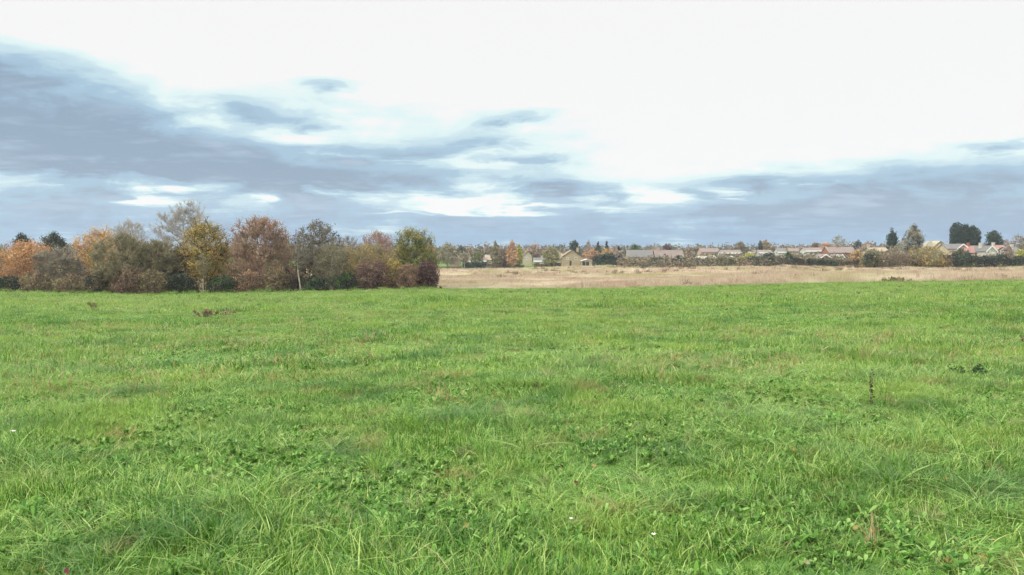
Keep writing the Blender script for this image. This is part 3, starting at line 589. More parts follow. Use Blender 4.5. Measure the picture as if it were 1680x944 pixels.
# ------------------------------------------------------------------ grass
def tuft(n, rad, h, wid, bend, seed, segs=3, hvar=.5, rosette=False):
    rng = np.random.default_rng(seed)
    r = rad * np.sqrt(rng.random(n)); th = rng.random(n) * 2 * math.pi
    bx, by = r * np.cos(th), r * np.sin(th)
    ph = th + rng.normal(size=n) * 1.2; hh = h * rng.uniform(1 - hvar, 1 + hvar * .6, n); bd = bend * rng.uniform(.2, 1.6, n)
    dx, dy = np.cos(ph), np.sin(ph); fa = rng.random(n) * math.pi
    wx, wy = -np.sin(ph + fa * .4 - .6), np.cos(ph + fa * .4 - .6)
    V = []; ww = wid * rng.uniform(.6, 1.4, n)
    for i in range(segs + 1):
        t = i / segs; out = bd * hh * t ** 1.8; z = hh * (t - .35 * bd * t ** 2.4) - .01
        cx, cy = bx + dx * out, by + dy * out; w = ww * (1 - t ** 1.6 * .92) * (.75 + .5 * min(t * 3, 1) * .5) / 2
        V.append(np.stack([cx - wx * w, cy - wy * w, z], 1)); V.append(np.stack([cx + wx * w, cy + wy * w, z], 1))
    V = np.stack(V, 1); k = 2 * (segs + 1); base = (np.arange(n) * k)[:, None]
    Q = np.stack([base + np.array([[2 * i, 2 * i + 1, 2 * i + 3, 2 * i + 2]]) for i in range(segs)], 1).reshape(-1, 4)
    ti = np.repeat(np.clip(rng.normal(.5, .34, n), 0, 1), segs)
    return V.reshape(-1, 3), Q, ti
def rosette(n, L, wid, seed, lift=.5):          # broad weed leaves: dandelion, plantain, dock
    rng = np.random.default_rng(seed); V = []; Q = []; T_ = []
    for i in range(n):
        a = rng.random() * 6.28; l = L * rng.uniform(.6, 1.1); w = wid * rng.uniform(.7, 1.2); el = rng.uniform(.1, lift); k = len(V); tn = rng.random()
        ox, oy = rng.normal(size=2) * L * .25; z0 = rng.uniform(.0, L * .5)
        for j, (t, ws) in enumerate(((0, .15), (.3, .7), (.6, 1), (.85, .75), (1, .1))):
            z = z0 + l * (el * t * 1.3 - .5 * t * t * el); cx = ox + math.cos(a) * l * t; cy = oy + math.sin(a) * l * t
            for sg in (-1, 1): V.append((cx - math.sin(a) * w * ws * sg / 2, cy + math.cos(a) * w * ws * sg / 2, z + abs(w) * .12 * ws))
            if j: Q.append((k + 2 * j - 2, k + 2 * j - 1, k + 2 * j + 1, k + 2 * j)); T_.append(tn)
    return np.array(V), np.array(Q), np.array(T_)
GREEN = [(46, 96, 22), (112, 172, 50), (204, 228, 126)]
M_DOCK = foliage('dark_weed', [(60, 70, 44), (88, 92, 60), (120, 112, 80)], .5, .2)
WN = [(.05, (190, 208, 118), .42, .62, .35), (.8, (58, 118, 44), .5, .64, .6), (.3, (170, 202, 84), .52, .66, .5), (1.1, (176, 164, 98), .6, .7, .65), (2.4, (140, 122, 80), .62, .7, .6)]
M_GRASS = foliage('grass_blade', GREEN, .585, .42, .42, WN, .35)
M_WEED = foliage('weed_leaf', [(66, 114, 46), (118, 168, 70), (176, 212, 124)], .68, .45, .65, None, .15)
M_STRAW = foliage('straw_blade', [(140, 118, 70), (186, 168, 112), (214, 200, 156)], .6, .35)
M_DRY = foliage('dry_grass_blade', [(146, 126, 104), (196, 178, 150), (230, 216, 192)], .74, .35, .7,
                [(.03, (180, 182, 126), .5, .58, .8), (.2, (178, 146, 126), .53, .62, .6), (.06, (228, 214, 190), .53, .62, .8), (.5, (120, 98, 76), .6, .7, .7)], .1)
def source(items, cname):
    c = bpy.data.collections.new(cname)
    for i, (V, Q, ti, m) in enumerate(items):
        o = bpy.data.objects.new('%s_%02d' % (cname, i), mesh_np(cname, V, Q, [m], ti)); c.objects.link(o)
    return c
def scatter(name, P, rot, scl, idx, coll, label, cat):
    me = bpy.data.meshes.new(name); n = len(P); me.vertices.add(n); me.vertices.foreach_set('co', P.astype(np.float32).ravel())
    for nm, ty, dat, key in (('rot', 'FLOAT_VECTOR', rot, 'vector'), ('scl', 'FLOAT_VECTOR', scl, 'vector'), ('idx', 'INT', idx, 'value')):
        a = me.attributes.new(nm, ty, 'POINT'); a.data.foreach_set(key, np.asarray(dat, np.int32 if ty == 'INT' else np.float32).ravel())
    o = link(name, me); struct(o, 'stuff'); tag(o, label, cat)
    ng = bpy.data.node_groups.new(name + '_scatter', 'GeometryNodeTree')
    ng.interface.new_socket('Geometry', in_out='INPUT', socket_type='NodeSocketGeometry'); ng.interface.new_socket('Geometry', in_out='OUTPUT', socket_type='NodeSocketGeometry')
    N = ng.nodes.new; L = ng.links.new
    gi = N('NodeGroupInput'); go = N('NodeGroupOutput'); ci = N('GeometryNodeCollectionInfo'); ci.inputs[0].default_value = coll
    ci.inputs['Separate Children'].default_value = True; ci.inputs['Reset Children'].default_value = True
    ip = N('GeometryNodeInstanceOnPoints'); L(gi.outputs[0], ip.inputs['Points']); L(ci.outputs[0], ip.inputs['Instance']); ip.inputs['Pick Instance'].default_value = True
    for nm, ty, sock in (('rot', 'FLOAT_VECTOR', 'Rotation'), ('scl', 'FLOAT_VECTOR', 'Scale'), ('idx', 'INT', 'Instance Index')):
        na = N('GeometryNodeInputNamedAttribute'); na.data_type = ty; na.inputs[0].default_value = nm
        L([s for s in na.outputs if s.enabled][0], ip.inputs[sock])
    L(ip.outputs[0], go.inputs[0])
    md = o.modifiers.new('scatter', 'NODES'); md.node_group = ng
    return o
def zone(n, y0, y1, u0=-.8, u1=.8):
    Y = np.sqrt(RNG.uniform(y0 ** 2, y1 ** 2, n)); X = RNG.uniform(u0, u1, n) * np.maximum(Y, 4); return X, Y
def put(X, Y, idx, s, hv, tilt=.12):
    n = len(X); P = np.stack([X, Y, ground(X, Y)], 1)
    rot = np.stack([RNG.normal(size=n) * tilt, RNG.normal(size=n) * tilt, RNG.random(n) * 6.28], 1)
    return P, rot, np.stack([s, s, s * hv], 1), idx
items = []
for k in range(5): items.append((*tuft(52, .13, .105, .0068, .85, 20 + k, 4), M_GRASS))          # 0-4 near sward
for k in range(3): items.append((*tuft(44, .07, .165, .0072, 1.6, 40 + k, 6), M_GRASS))            # 5-7 coarse arching tussocks
for k in range(2): items.append((*tuft(7, .10, .20, .004, .8, 50 + k, 4), M_STRAW))              # 8-9 dead stalks
for k in range(3): items.append((*rosette(9, .07, .019, 60 + k, .8), M_WEED))                  # 10-12 broad leaves
for k in range(3): items.append((*rosette(44, .022, .016, 70 + k, 1.2), M_WEED))                 # 13-15 clover
for k in range(3): items.append((*tuft(100, .34, .12, .013, .8, 80 + k, 3), M_GRASS))           # 16-18 mid
for k in range(3): items.append((*tuft(150, .85, .14, .03, .8, 90 + k, 2), M_GRASS))            # 19-21 far
for k in range(2): items.append((*tuft(34, .5, .17, .013, .7, 96 + k, 3), M_STRAW))              # 22-23 straw in mid/far
for k in range(2): items.append((*rosette(70, .04, .024, 98 + k, 1.0), M_WEED))                   # 24-25 weeds mid
for k in range(2): items.append((*rosette(40, .12, .05, 150 + k, 1.4), M_DOCK))                # 26-27 dark weeds
GC = source(items, 'grass_tuft_source')
parts = []
def hmod(X, Y): return .35 + 1.15 * vnoise(X / .9, Y / .9, s=21) ** 1.5 + .45 * (vnoise(X / 3.5, Y / 3.5, s=22) - .3) + .25 * (vnoise(X / .35, Y / .35, s=23) - .5)
X, Y = zone(9500, 1.8, 12.5); parts.append(put(X, Y, RNG.integers(0, 5, len(X)), RNG.uniform(.75, 1.25, len(X)), hmod(X, Y)))
X, Y = zone(5200, 1.8, 16); ok = vnoise(X / .9, Y / .9, s=30) + .2 * np.clip(X / Y + .1, -.3, .5) > .6; X, Y = X[ok], Y[ok]; parts.append(put(X, Y, RNG.integers(5, 8, len(X)), RNG.uniform(.7, 1.25, len(X)), hmod(X, Y), .2))
X, Y = zone(2200, 1.8, 15); ok = vnoise(X / 1.4, Y / 1.4, s=31) + .25 * (X / Y > .25) > .5; X, Y = X[ok], Y[ok]; parts.append(put(X, Y, RNG.integers(8, 10, len(X)), RNG.uniform(.6, 1.1, len(X)), RNG.uniform(.6, 1.1, len(X)), .3))
X, Y = zone(6000, 1.8, 12); ok = vnoise(X / .8, Y / .8, s=32) + RNG.normal(size=len(X)) * .13 > .58; X, Y = X[ok], Y[ok]; parts.append(put(X, Y, RNG.integers(10, 13, len(X)), RNG.uniform(.6, 1.25, len(X)), RNG.uniform(.9, 1.6, len(X)), .15))
X, Y = zone(11000, 1.8, 12); ok = vnoise(X / .7, Y / .7, s=33) + RNG.normal(size=len(X)) * .13 > .52; X, Y = X[ok], Y[ok]; parts.append(put(X, Y, RNG.integers(13, 16, len(X)), RNG.uniform(.7, 1.4, len(X)), RNG.uniform(1.2, 2.4, len(X)), .15))
X, Y = zone(15500, 11.5, 42); parts.append(put(X, Y, RNG.integers(16, 19, len(X)), RNG.uniform(.75, 1.25, len(X)), hmod(X, Y)))
X, Y = zone(9500, 9, 75); ok = vnoise(X / 3, Y / 3, s=34) > .56; X, Y = X[ok], Y[ok]; parts.append(put(X, Y, RNG.integers(22, 24, len(X)), RNG.uniform(.6, 1.1, len(X)), RNG.uniform(.6, 1.1, len(X)), .2))
X, Y = zone(14000, 11, 60); ok = vnoise(X / 2.2, Y / 2.2, s=35) + RNG.normal(size=len(X)) * .12 > .64; X, Y = X[ok], Y[ok]; parts.append(put(X, Y, RNG.integers(24, 26, len(X)), RNG.uniform(.8, 1.4, len(X)), RNG.uniform(.8, 1.6, len(X)), .15))
X, Y = zone(22000, 40, 121); ye = edges(X, Y)[0]; ok = Y < ye + ejit(X) + RNG.normal(size=len(X)) * 1.2; X, Y = X[ok], Y[ok]; parts.append(put(X, Y, RNG.integers(19, 22, len(X)), RNG.uniform(.75, 1.25, len(X)), hmod(X, Y) * (1 + .5 * (vnoise(X / 4, Y / 2.5, s=36) > .62))))
X, Y = zone(3600, 50, 119); ye = edges(X, Y)[0]; ok = (Y < ye) & (vnoise(X / 7, Y / 7, s=37) + .2 * (X / Y < -.1) > .52); X, Y = X[ok], Y[ok]; parts.append(put(X, Y, RNG.integers(22, 24, len(X)), RNG.uniform(.8, 1.5, len(X)), RNG.uniform(.7, 1.3, len(X)), .2))
X, Y = zone(5000, 102, 109.5, -.8, -.09); parts.append(put(X, Y, RNG.choice([26, 27, 19, 22], len(X)), RNG.uniform(.5, 1.6, len(X)), RNG.uniform(1.2, 3.2, len(X)) * (.3 + vnoise(X / 2, Y, s=39)) * np.clip((Y - 101) / 5, .2, 1), .2))
X, Y = zone(4200, 14, 116); ye = edges(X, Y)[0]; ok = (Y < ye) & (vnoise(X / 9, Y / 9, s=38) > .5); X, Y = X[ok], Y[ok]; parts.append(put(X, Y, RNG.integers(26, 28, len(X)), RNG.uniform(.35, 1.0, len(X)) * np.clip(Y / 60, .5, 1.3), RNG.uniform(.8, 1.6, len(X)), .2))
scatter('grass', *[np.concatenate([p[i] for p in parts]) for i in range(4)], GC, 'lush green meadow grass with clover and weeds filling the near field', 'grass')
# dry grass of the further field
it2 = [(*tuft(70, .8, .55, .03, .35, 120 + k, 2), M_DRY) for k in range(3)] + [(*tuft(26, .35, .95, .03, .25, 130 + k, 2), M_DRY) for k in range(2)] + [(*tuft(120, 1.4, .5, .06, .5, 140 + k, 2), M_DRY) for k in range(2)]
M_DSTALK = foliage('dry_dark_stalk', [(92, 70, 56), (120, 94, 74), (146, 118, 94)], .55, .2)
it2 += [(*tuft(60, .5, .8, .05, .4, 160 + k, 2), M_DSTALK) for k in range(2)]
DC = source(it2, 'dry_tuft_source'); parts = []
X, Y = zone(31000, 100, 190, -.25, .8); ye, _, yf, _ = edges(X, Y); ok = (Y > ye + ejit(X) + RNG.normal(size=len(X)) * 1.4) & (Y < yf); X, Y = X[ok], Y[ok]
parts.append(put(X, Y, RNG.integers(0, 3, len(X)), RNG.uniform(.6, 1.2, len(X)), .5 + 1.0 * vnoise(X / 6, Y / 3, s=41)))
X, Y = zone(18000, 100, 140, -.25, .8); ye, _, yf, _ = edges(X, Y); ok = (Y > ye + ejit(X) + RNG.normal(size=len(X)) * 1.4) & (vnoise(X / 3, Y / 3, s=43) > .35); X, Y = X[ok], Y[ok]
parts.append(put(X, Y, RNG.integers(3, 5, len(X)), RNG.uniform(.6, 1.1, len(X)), RNG.uniform(.5, 1.2, len(X)) * (.5 + .9 * np.clip(X / Y / .4, 0, 1))))
X, Y = zone(30000, 180, 350, -.25, .8); ye, _, yf, _ = edges(X, Y); ok = Y < yf; X, Y = X[ok], Y[ok]
parts.append(put(X, Y, RNG.integers(5, 7, len(X)), RNG.uniform(.6, 1.2, len(X)), .25 + 1.7 * vnoise(X / 7, Y / 9, s=42) ** 3))
X, Y = zone(3000, 113, 345, -.25, .8); ye, _, yf, _ = edges(X, Y); ok = (Y > ye) & (Y < yf) & (vnoise(X / 14, Y / 30, s=45) > .5); X, Y = X[ok], Y[ok]
parts.append(put(X, Y, RNG.integers(7, 9, len(X)), RNG.uniform(.4, 1.5, len(X)), RNG.uniform(.5, 1.1, len(X))))
scatter('dry_grass', *[np.concatenate([p[i] for p in parts]) for i in range(4)], DC, 'pale straw-coloured rough grass covering the further field', 'grass')

# ------------------------------------------------------------------ single plants and leaves in the near field
def hit(px, row, up=0.0):                  # where a ray meets the ground raised by up
    s = slope(row); u = ux(px); lo, hi = 1.0, 400.0
    f = lambda Y: EYE + s * Y - g1(u * Y, Y) - up
    for _ in range(40):
        mid = (lo + hi) / 2
        if f(mid) > 0: lo = mid
        else: hi = mid
    return u * lo, lo, g1(u * lo, lo) + up
LEAFC = {'yellow': [(176, 150, 60), (196, 172, 84), (206, 190, 116)], 'orange': [(150, 116, 60), (180, 144, 76), (196, 164, 100)], 'buff': [(170, 152, 104), (192, 176, 132), (202, 190, 152)],
         'red': [(80, 20, 24), (112, 30, 34), (130, 50, 50)], 'brown': [(120, 76, 48), (150, 100, 62), (176, 126, 84)]}
LM = {k: foliage('fallen_leaf_' + k, v, .48, .25, .55) for k, v in LEAFC.items()}
def fallen(px, row, col, label, size, seed):
    rng = random.Random(seed); n = 26; x, y, z = hit(px, row, .06)
    V = []; k = 5
    for ring in range(1, 4):
        for i in range(n):
            a = 2 * math.pi * i / n; rr = (.68 + .16 * math.cos(k * a) * abs(math.cos(a / 2)) + rng.uniform(-.04, .04)) * ring / 3
            X0, Y0 = rr * math.cos(a) * 1.1, rr * math.sin(a) * .85
            V.append((X0, Y0, .22 * (X0 * X0) + .3 * Y0 * Y0 + .05 * math.sin(3 * X0 + seed)))
    V.append((0, 0, -.02)); Fc = []
    for ring in range(2):
        for i in range(n): j = (i + 1) % n; Fc.append((ring * n + i, ring * n + j, (ring + 1) * n + j, (ring + 1) * n + i))
    for i in range(n): Fc.append((len(V) - 1, i, (i + 1) % n))
    b = len(V)
    for t in range(4):
        for d in (-.015, .015): V.append((-.5 - t * .22, d + .05 * t * t * .2, .05 + .02 * t))
        if t: Fc.append((b + 2 * t - 2, b + 2 * t - 1, b + 2 * t + 1, b + 2 * t))
    me = bpy.data.meshes.new('fallen_leaf'); me.from_pydata([(a * size, b_ * size, c * size) for a, b_, c in V], [], Fc); me.materials.append(LM[col])
    at = me.attributes.new('tint', 'FLOAT', 'FACE'); at.data.foreach_set('value', [rng.random() for _ in Fc]); me.update()
    o = link('fallen_leaf', me, None, (x, y, z)); o.rotation_euler = (rng.uniform(-.3, 1.0), rng.uniform(-.7, .7), rng.uniform(-3, 3))
    tag(o, label, 'leaf', 'fallen leaves lying in the grass')
for i, (px, row, col, lab, sz) in enumerate((
 (1640, 886, 'buff', 'rounded buff leaf near the right edge, above two yellow ones', .036),
 (1628, 912, 'yellow', 'pale yellow leaf just under the rounded buff leaf', .036),
 (1570, 918, 'orange', 'golden orange leaf at the bottom right, left of a pale yellow leaf', .038),
 (1332, 922, 'buff', 'buff leaf at the bottom beside a small yellow leaf', .030),
 (1350, 928, 'yellow', 'small yellow leaf just right of the bottom buff leaf', .030),
 (1412, 866, 'yellow', 'upright yellow leaf over a patch of clover at lower right', .034),
 (1436, 868, 'orange', 'tiny orange leaf right of the upright yellow leaf', .024),
 (1372, 802, 'yellow', 'bright yellow leaf flat on mid-right grass', .038),
 (1308, 738, 'yellow', 'greenish yellow leaf, the furthest back on the right', .050),
 (1454, 870, 'buff', 'faint buff leaf between orange leaf and right grass tussock', .022),
 (976, 764, 'orange', 'pinkish orange leaf near the middle of the foreground', .044),
 (920, 770, 'buff', 'pale buff leaf left of the pinkish orange leaf', .038),
 (946, 791, 'red', 'dark red leaf standing below the pinkish orange leaf', .034),
 (764, 862, 'yellow', 'yellow leaf low in the centre-left grass', .034),
 (334, 836, 'orange', 'large lobed orange leaf in the lower left', .058),
 (360, 842, 'yellow', 'small yellow leaf touching the large lobed orange leaf', .028),
 (134, 834, 'brown', 'brown-pink leaf half sunk in the grass at lower left', .040),
 (236, 848, 'yellow', 'dull yellow leaf between brown-pink and lobed orange leaf', .032),
 (88, 680, 'yellow', 'small yellow leaf at the upper left of the near grass', .048),
 (520, 800, 'yellow', 'yellow leaf beside the bare brown patch', .036),
 (96, 938, 'red', 'dark red leaf at the bottom left corner', .034),
 (56, 936, 'orange', 'ochre leaf at the bottom left beside the dark red leaf', .036),
 (1534, 738, 'buff', 'little buff leaf in the tall grass at right', .040),
 (1080, 806, 'orange', 'narrow orange leaf right of centre foreground', .028),
 (1560, 785, 'yellow', 'yellowing leaf in the tangled grass at far right', .036))):
    fallen(px, row, col, lab, sz * .7, i)
def flower(px, row, label, s=.018):
    x, y, z = hit(px, row, .13); root = thing('white_flower', label, 'flower', (x, y, z - .13), 'white flowers in the grass')
    V, Q = tubes([[0, 0, 0], [.01, 0, .07]], [[.01, 0, .07], [.004, 0, .128]], [.0016, .0014], [.0014, .001], 5)
    link('stem', mesh_np('stem', V, Q, [FM['green']]), root)
    V = []; Fc = []
    for k in range(6):
        a = k * math.pi / 3; b = len(V)
        for t, w in ((.1, .15), (.5, .5), (.9, .42), (1.1, .08)):
            for sg in (-1, 1): V.append((s * (t * math.cos(a) - sg * w * .5 * math.sin(a)), s * (t * math.sin(a) + sg * w * .5 * math.cos(a)) * .8 - .2 * s * t, .13 + s * .7 * t))
        Fc += [(b + 2 * i, b + 2 * i + 1, b + 2 * i + 3, b + 2 * i + 2) for i in range(3)]
    poly('petal', V, Fc, M_WHITE, root)
flower(1076, 878, 'small white starry flower in the lower right foreground', .014); flower(938, 852, 'white flower on pale stem, left of the starry one', .012)
flower(14, 709, 'tiny white flower by the left picture edge', .022)
def tall_weed(name, label, px, row, h, stems, leafc, spread, seed, lw=.02, heads=True):
    rng = np.random.default_rng(seed); x, y, z = hit(px, row); root = thing(name, label, 'plant', (x, y, z)); P0 = []; P1 = []; L = []
    for i in range(stems):
        e = np.array([rng.normal() * spread, rng.normal() * spread, h * rng.uniform(.7, 1) if i else h]); s = np.array([rng.normal() * .01 + (e[0] * .6 if stems > 3 else 0), (e[1] * .6 if stems > 3 else 0), 0]); m = s * .5 + e * .5 + rng.normal(size=3) * .01
        P0 += [s, m]; P1 += [m, e]
        for t in np.linspace(.02, 1, 40): L.append(s + (e - s) * t + rng.normal(size=3) * lw * (1.2 - .5 * t))
    P0 = np.array(P0); P1 = np.array(P1); V, Q = tubes(P0, P1, np.full(len(P0), .004 * max(1, y / 30)), np.full(len(P0), .0025 * max(1, y / 30)), 5)
    link('stem', mesh_np('stem', V, Q, [BARK['olive']]), root)
    L = np.array(L); V, Q = leaf_quads(L, lw * 2.2, rng); link('seed_head', mesh_np('seed_head', V, Q, [FM[leafc]], rng.random(len(Q))), root)
tall_weed('dock_plant', 'tall dark brown dock stalk standing alone on the right of the green field', 1435, 668, .46, 2, 'ivy', .015, 1, .012)
tall_weed('thistle', 'dark clump of dead thistle left of centre in the green field', 345, 521, .40, 14, 'brownshrub', .5, 2, .04)
tall_weed('thistle', 'small dark weed clump at left, further left than the dead thistle', 148, 508, .4, 6, 'olive', .22, 3, .06)
tall_weed('teasel', 'single upright brown stalk on the edge of the dry field', 955, 476, 1.3, 2, 'brownshrub', .03, 4, .04)
tall_weed('thistle', 'dark leafy tussock at the edge of the dry strip below the thickets', 1468, 464, .75, 16, 'olive', .8, 5, .14)
tall_weed('thistle', 'brown upright weeds near the right end of the dry strip', 1646, 460, 1.0, 9, 'brownshrub', .5, 6, .10)
tall_weed('dock_plant', 'low dark weed in the dip on the right of the near grass', 1610, 618, .14, 8, 'green', .16, 7, .03)
def lone_tuft(px, row, label, n, rad, h, wid, bend, m, seed):
    x, y, z = hit(px, row); V, Q, ti = tuft(n, rad, h, wid, bend, seed, 5, .35)
    tag(link('grass_tuft', mesh_np('grass_tuft', V, Q, [m], ti), None, (x, y, z)), label, 'grass tuft')
M_LIME = foliage('lime_blade', [(110, 160, 52), (150, 196, 74), (180, 214, 100)], .55, .45, .4)
lone_tuft(618, 776, 'bright lime-green spiky tuft by the bare brown patch', 60, .10, .26, .008, .8, M_LIME, 201)
lone_tuft(1440, 905, 'pale straw tuft in the lower right foreground', 26, .05, .25, .006, .45, M_STRAW, 202)
def twig(p0, p1, label):
    a = np.array(hit(*p0, .14)); b = np.array(hit(*p1, .12)); m = (a + b) / 2 + np.array([.01, 0, .015])
    V, Q = tubes(np.array([a, m]) - a, np.array([m, b]) - a, np.array([.0012, .0016]), np.array([.0016, .0018]), 6)
    tag(link('dead_stalk', mesh_np('dead_stalk', V, Q, [M_STRAW], np.full(len(Q), .9)), None, tuple(a)), label, 'stalk')
twig((690, 893), (735, 935), 'long pale stalk lying over the grass at lower centre')
twig((1508, 655), (1546, 678), 'pale stalk lying aslant right of the tall dock stalk')

# ------------------------------------------------------------------ air
hz = boxes('haze', [(-1500, 1500, -60, 1100, -30, 60)], None, None)
hz.data.materials.clear(); mh, th_ = mat('haze_air')
HAZE = .00014
pv = th_.n('ShaderNodeVolumePrincipled', ins={'Color': (.86, .92, 1, 1), 'Density': HAZE, 'Anisotropy': .2})
th_.n('ShaderNodeOutputMaterial', ins={'Volume': pv.outputs[0]})
hz.data.materials.append(mh); struct(hz, 'stuff')

# ------------------------------------------------------------------ sky
w = bpy.data.worlds.new('World'); S.world = w; w.use_nodes = True; t = NT(w.node_tree)
SUN_EL, SUN_AZ = math.radians(30), math.radians(242)      # compass-like azimuth from +Y, clockwise
sky = t.n('ShaderNodeTexSky', sky_type='NISHITA', sun_disc=False, sun_elevation=SUN_EL, sun_rotation=SUN_AZ)
d = t.n('ShaderNodeTexCoord').outputs['Generated']; sp = t.n('ShaderNodeSeparateXYZ', ins={0: d}); dx, dy, dz = sp.outputs
az = t.m('ARCTAN2', dx, dy); el = t.m('ARCSINE', dz)
zc = t.m('ADD', t.m('MAXIMUM', dz, 0.0), .09)             # cloud layer seen in perspective
pc = t.n('ShaderNodeCombineXYZ', ins={0: t.m('DIVIDE', dx, zc), 1: t.m('DIVIDE', dy, zc), 2: 0.0}).outputs[0]
def cn(sc, det, rough=.55, off=0.0, st=(1, 1, 1)):
    mp = t.n('ShaderNodeMapping', ins={0: pc, 1: (off, off * .7, 0), 3: st}).outputs[0]
    return t.m('SUBTRACT', t.n('ShaderNodeTexNoise', ins={'Vector': mp, 'Scale': sc, 'Detail': det, 'Roughness': rough}).outputs[0], .5)
n1 = cn(1.0, 6.0, .55, 3.0, (.8, 1, 1)); n2 = cn(1.1, 5.0, .5, 11.0, (.8, 1, 1)); n3 = cn(3.0, 5.0, .55, 7.0, (.7, 1, 1)); pe = t.n('ShaderNodeCombineXYZ', ins={0: t.m('MULTIPLY', az, 9.0), 1: t.m('MULTIPLY', el, 30.0), 2: 4.0}).outputs[0]
n4 = t.m('SUBTRACT', t.n('ShaderNodeTexNoise', ins={'Vector': pe, 'Scale': 1.0, 'Detail': 6.0, 'Roughness': .55, 'Distortion': .6}).outputs[0], .5)
a2 = t.m('ADD', az, t.m('MULTIPLY', n1, .16)); e2 = t.m('ADD', el, t.m('MULTIPLY', n2, .045)); e2 = t.m('ADD', e2, t.m('MULTIPLY', n3, .016)); e2 = t.m('ADD', e2, t.m('MULTIPLY', n4, .03))
def ell(amp, px, row, rx, ry):
    A = math.atan(ux(px)); E = math.asin(slope(row) / math.sqrt(1 + ux(px) ** 2 + slope(row) ** 2)); ra = rx / FP * math.cos(A) ** 2; re = ry / FP * math.cos(A)
    q = t.m('ADD', t.m('POWER', t.m('ABSOLUTE', t.m('DIVIDE', t.m('SUBTRACT', a2, A), ra)), 2.0), t.m('POWER', t.m('ABSOLUTE', t.m('DIVIDE', t.m('SUBTRACT', e2, E), re)), 2.0))
    return t.m('MULTIPLY', t.m('EXPONENT', t.m('MULTIPLY', q, -1.0)), amp)
D = t.m('MULTIPLY', t.n('ShaderNodeMapRange', interpolation_type='SMOOTHSTEP', ins={0: e2, 1: .082, 2: .036, 3: 0.0, 4: .72}).outputs[0], 1.0)
for e in ((.5, 190, 185, 130, 42), (.65, -40, 120, 190, 48), (.8, -20, 215, 220, 55), (.75, 140, 262, 260, 56), (-.2, 900, 60, 700, 100), (.55, 370, 265, 150, 34), (.4, 60, 110, 150, 34), (.6, 440, 300, 200, 34), (.7, 640, 246, 190, 16), (.35, 800, 232, 60, 10),
          (.75, 700, 290, 210, 22), (.85, 930, 311, 110, 13), (.45, 870, 262, 60, 10), (.55, 565, 150, 48, 14), (.5, 400, 182, 40, 14), (.4, 490, 200, 90, 12), (.2, 480, 195, 240, 50), (.15, 850, 210, 150, 30), (.3, 850, 196, 50, 7),
          (.6, 1420, 300, 230, 24), (.6, 1620, 290, 200, 40), (.55, 1130, 320, 50, 7), (.45, 1240, 305, 80, 12), (.5, 1650, 232, 70, 8), (.5, 1300, 345, 260, 24), (.3, 1700, 380, 300, 40), (.12, 1030, 30, 60, 14), (.12, 880, 125, 90, 12),
          (-.95, 255, 326, 50, 9), (-.9, 430, 329, 30, 8), (-.8, 740, 333, 50, 8), (-.6, 850, 343, 70, 5), (-.4, 640, 347, 70, 4), (-.7, 1060, 322, 32, 11), (-.4, 1000, 345, 60, 5), (.4, 620, 312, 120, 12), (-.4, 1180, 318, 40, 4), (-.35, 1340, 305, 50, 4), (-.5, 480, 228, 60, 11), (-.25, 820, 272, 40, 7)):
    D = t.m('ADD', D, ell(*e))
gate = t.n('ShaderNodeMapRange', interpolation_type='SMOOTHSTEP', ins={0: D, 1: -.05, 2: .4, 3: .18, 4: 1.0}).outputs[0]
D = t.m('ADD', D, t.m('MULTIPLY', t.m('MULTIPLY', n3, gate), .6)); D = t.m('ADD', D, t.m('MULTIPLY', t.m('MULTIPLY', n1, gate), .3)); pf = t.n('ShaderNodeCombineXYZ', ins={0: t.m('MULTIPLY', az, 26.0), 1: t.m('MULTIPLY', el, 75.0), 2: 9.0}).outputs[0]
n5 = t.m('SUBTRACT', t.n('ShaderNodeTexNoise', ins={'Vector': pf, 'Scale': 1.0, 'Detail': 5.0, 'Roughness': .6, 'Distortion': .4}).outputs[0], .5)
D = t.m('ADD', D, t.m('MULTIPLY', t.m('MULTIPLY', n4, gate), 1.5)); D = t.m('ADD', D, t.m('MULTIPLY', t.m('MULTIPLY', n5, gate), .5))
cl = t.ramp(D, [(.02, (.945, .94, .935, 1)), (.17, srgb((228, 247, 247))), (.36, srgb((200, 226, 236))), (.62, srgb((166, 197, 218))), (1.0, srgb((146, 168, 190)))], 'EASE')
tx = t.n('ShaderNodeMapRange', interpolation_type='SMOOTHSTEP', ins={0: t.m('ADD', t.m('MULTIPLY', n4, 1.0), t.m('MULTIPLY', n3, 1.0)), 1: .0, 2: .32, 3: 0.0, 4: .6}).outputs[0]
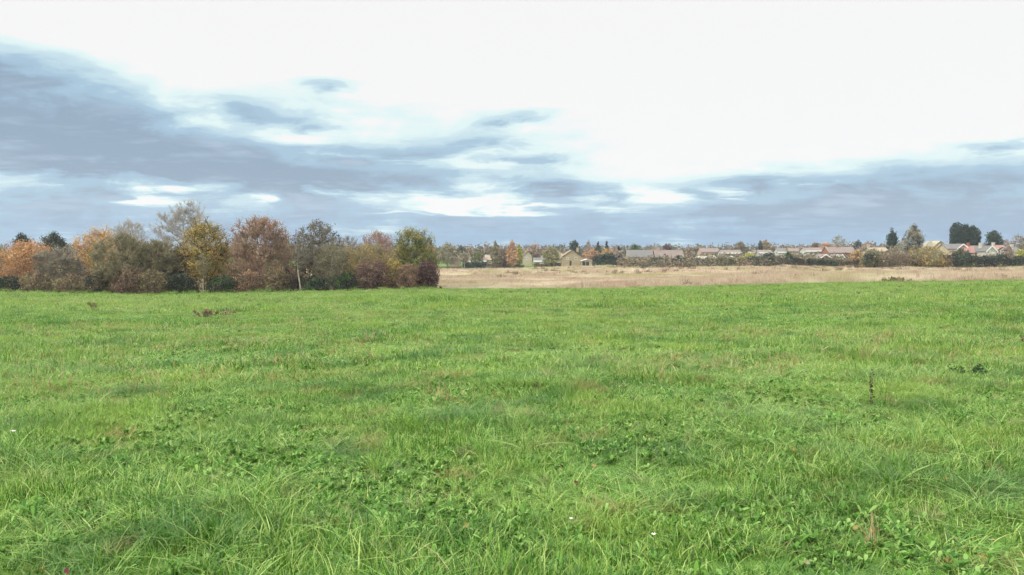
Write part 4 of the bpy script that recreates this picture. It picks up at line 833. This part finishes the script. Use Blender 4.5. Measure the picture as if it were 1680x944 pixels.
cl = t.mix(t.m('MULTIPLY', tx, t.n('ShaderNodeMapRange', ins={0: D, 1: .5, 2: .9}).outputs[0]), cl, srgb((186, 208, 226)))
bl = t.n('ShaderNodeMapRange', interpolation_type='SMOOTHSTEP', ins={0: el, 1: .07, 2: .01, 3: 0.0, 4: .6}).outputs[0]
cl = t.mix(t.m('MULTIPLY', bl, t.n('ShaderNodeMapRange', ins={0: D, 1: .3, 2: .7}).outputs[0]), cl, srgb((146, 178, 210)))
over = t.n('ShaderNodeMapRange', interpolation_type='SMOOTHSTEP', ins={0: el, 1: .38, 2: 1.1, 3: 1.0, 4: 5.5}).outputs[0]
cl = t.n('ShaderNodeVectorMath', operation='SCALE', ins={0: cl, 3: t.m('MULTIPLY', over, 10.0)}).outputs[0]
fin = t.mix(.04, cl, sky.outputs[0])
t.n('ShaderNodeOutputWorld', ins={0: t.n('ShaderNodeBackground', ins={0: fin, 1: .1}).outputs[0]})
w.cycles.sampling_method = 'MANUAL'; w.cycles.sample_map_resolution = 512
sl = bpy.data.lights.new('sun', 'SUN'); sl.energy = 3.6; sl.angle = math.radians(10); sl.color = (1, .95, .87)
so = bpy.data.objects.new('sun', sl); COL.objects.link(so)
import mathutils
sd = mathutils.Vector((math.sin(SUN_AZ) * math.cos(SUN_EL), math.cos(SUN_AZ) * math.cos(SUN_EL), math.sin(SUN_EL)))
so.rotation_euler = sd.to_track_quat('Z', 'Y').to_euler()

# ------------------------------------------------------------------ camera and render settings
cam = bpy.data.cameras.new('camera'); co = bpy.data.objects.new('camera', cam); COL.objects.link(co); S.camera = co
cam.sensor_width = 36; cam.lens = 36 * FP / 1680; cam.clip_start = .05; cam.clip_end = 12000
co.location = (0, 0, EYE); co.rotation_euler = (math.pi / 2 - PITCH, 0, 0)
S.view_settings.view_transform = 'Standard'; S.view_settings.look = 'None'; S.view_settings.gamma = 1; S.view_settings.exposure = 0
S.view_settings.use_curve_mapping = False
S.cycles.max_bounces = 6; S.cycles.diffuse_bounces = 3; S.cycles.transmission_bounces = 3; S.cycles.volume_bounces = 0; S.cycles.use_denoising = True
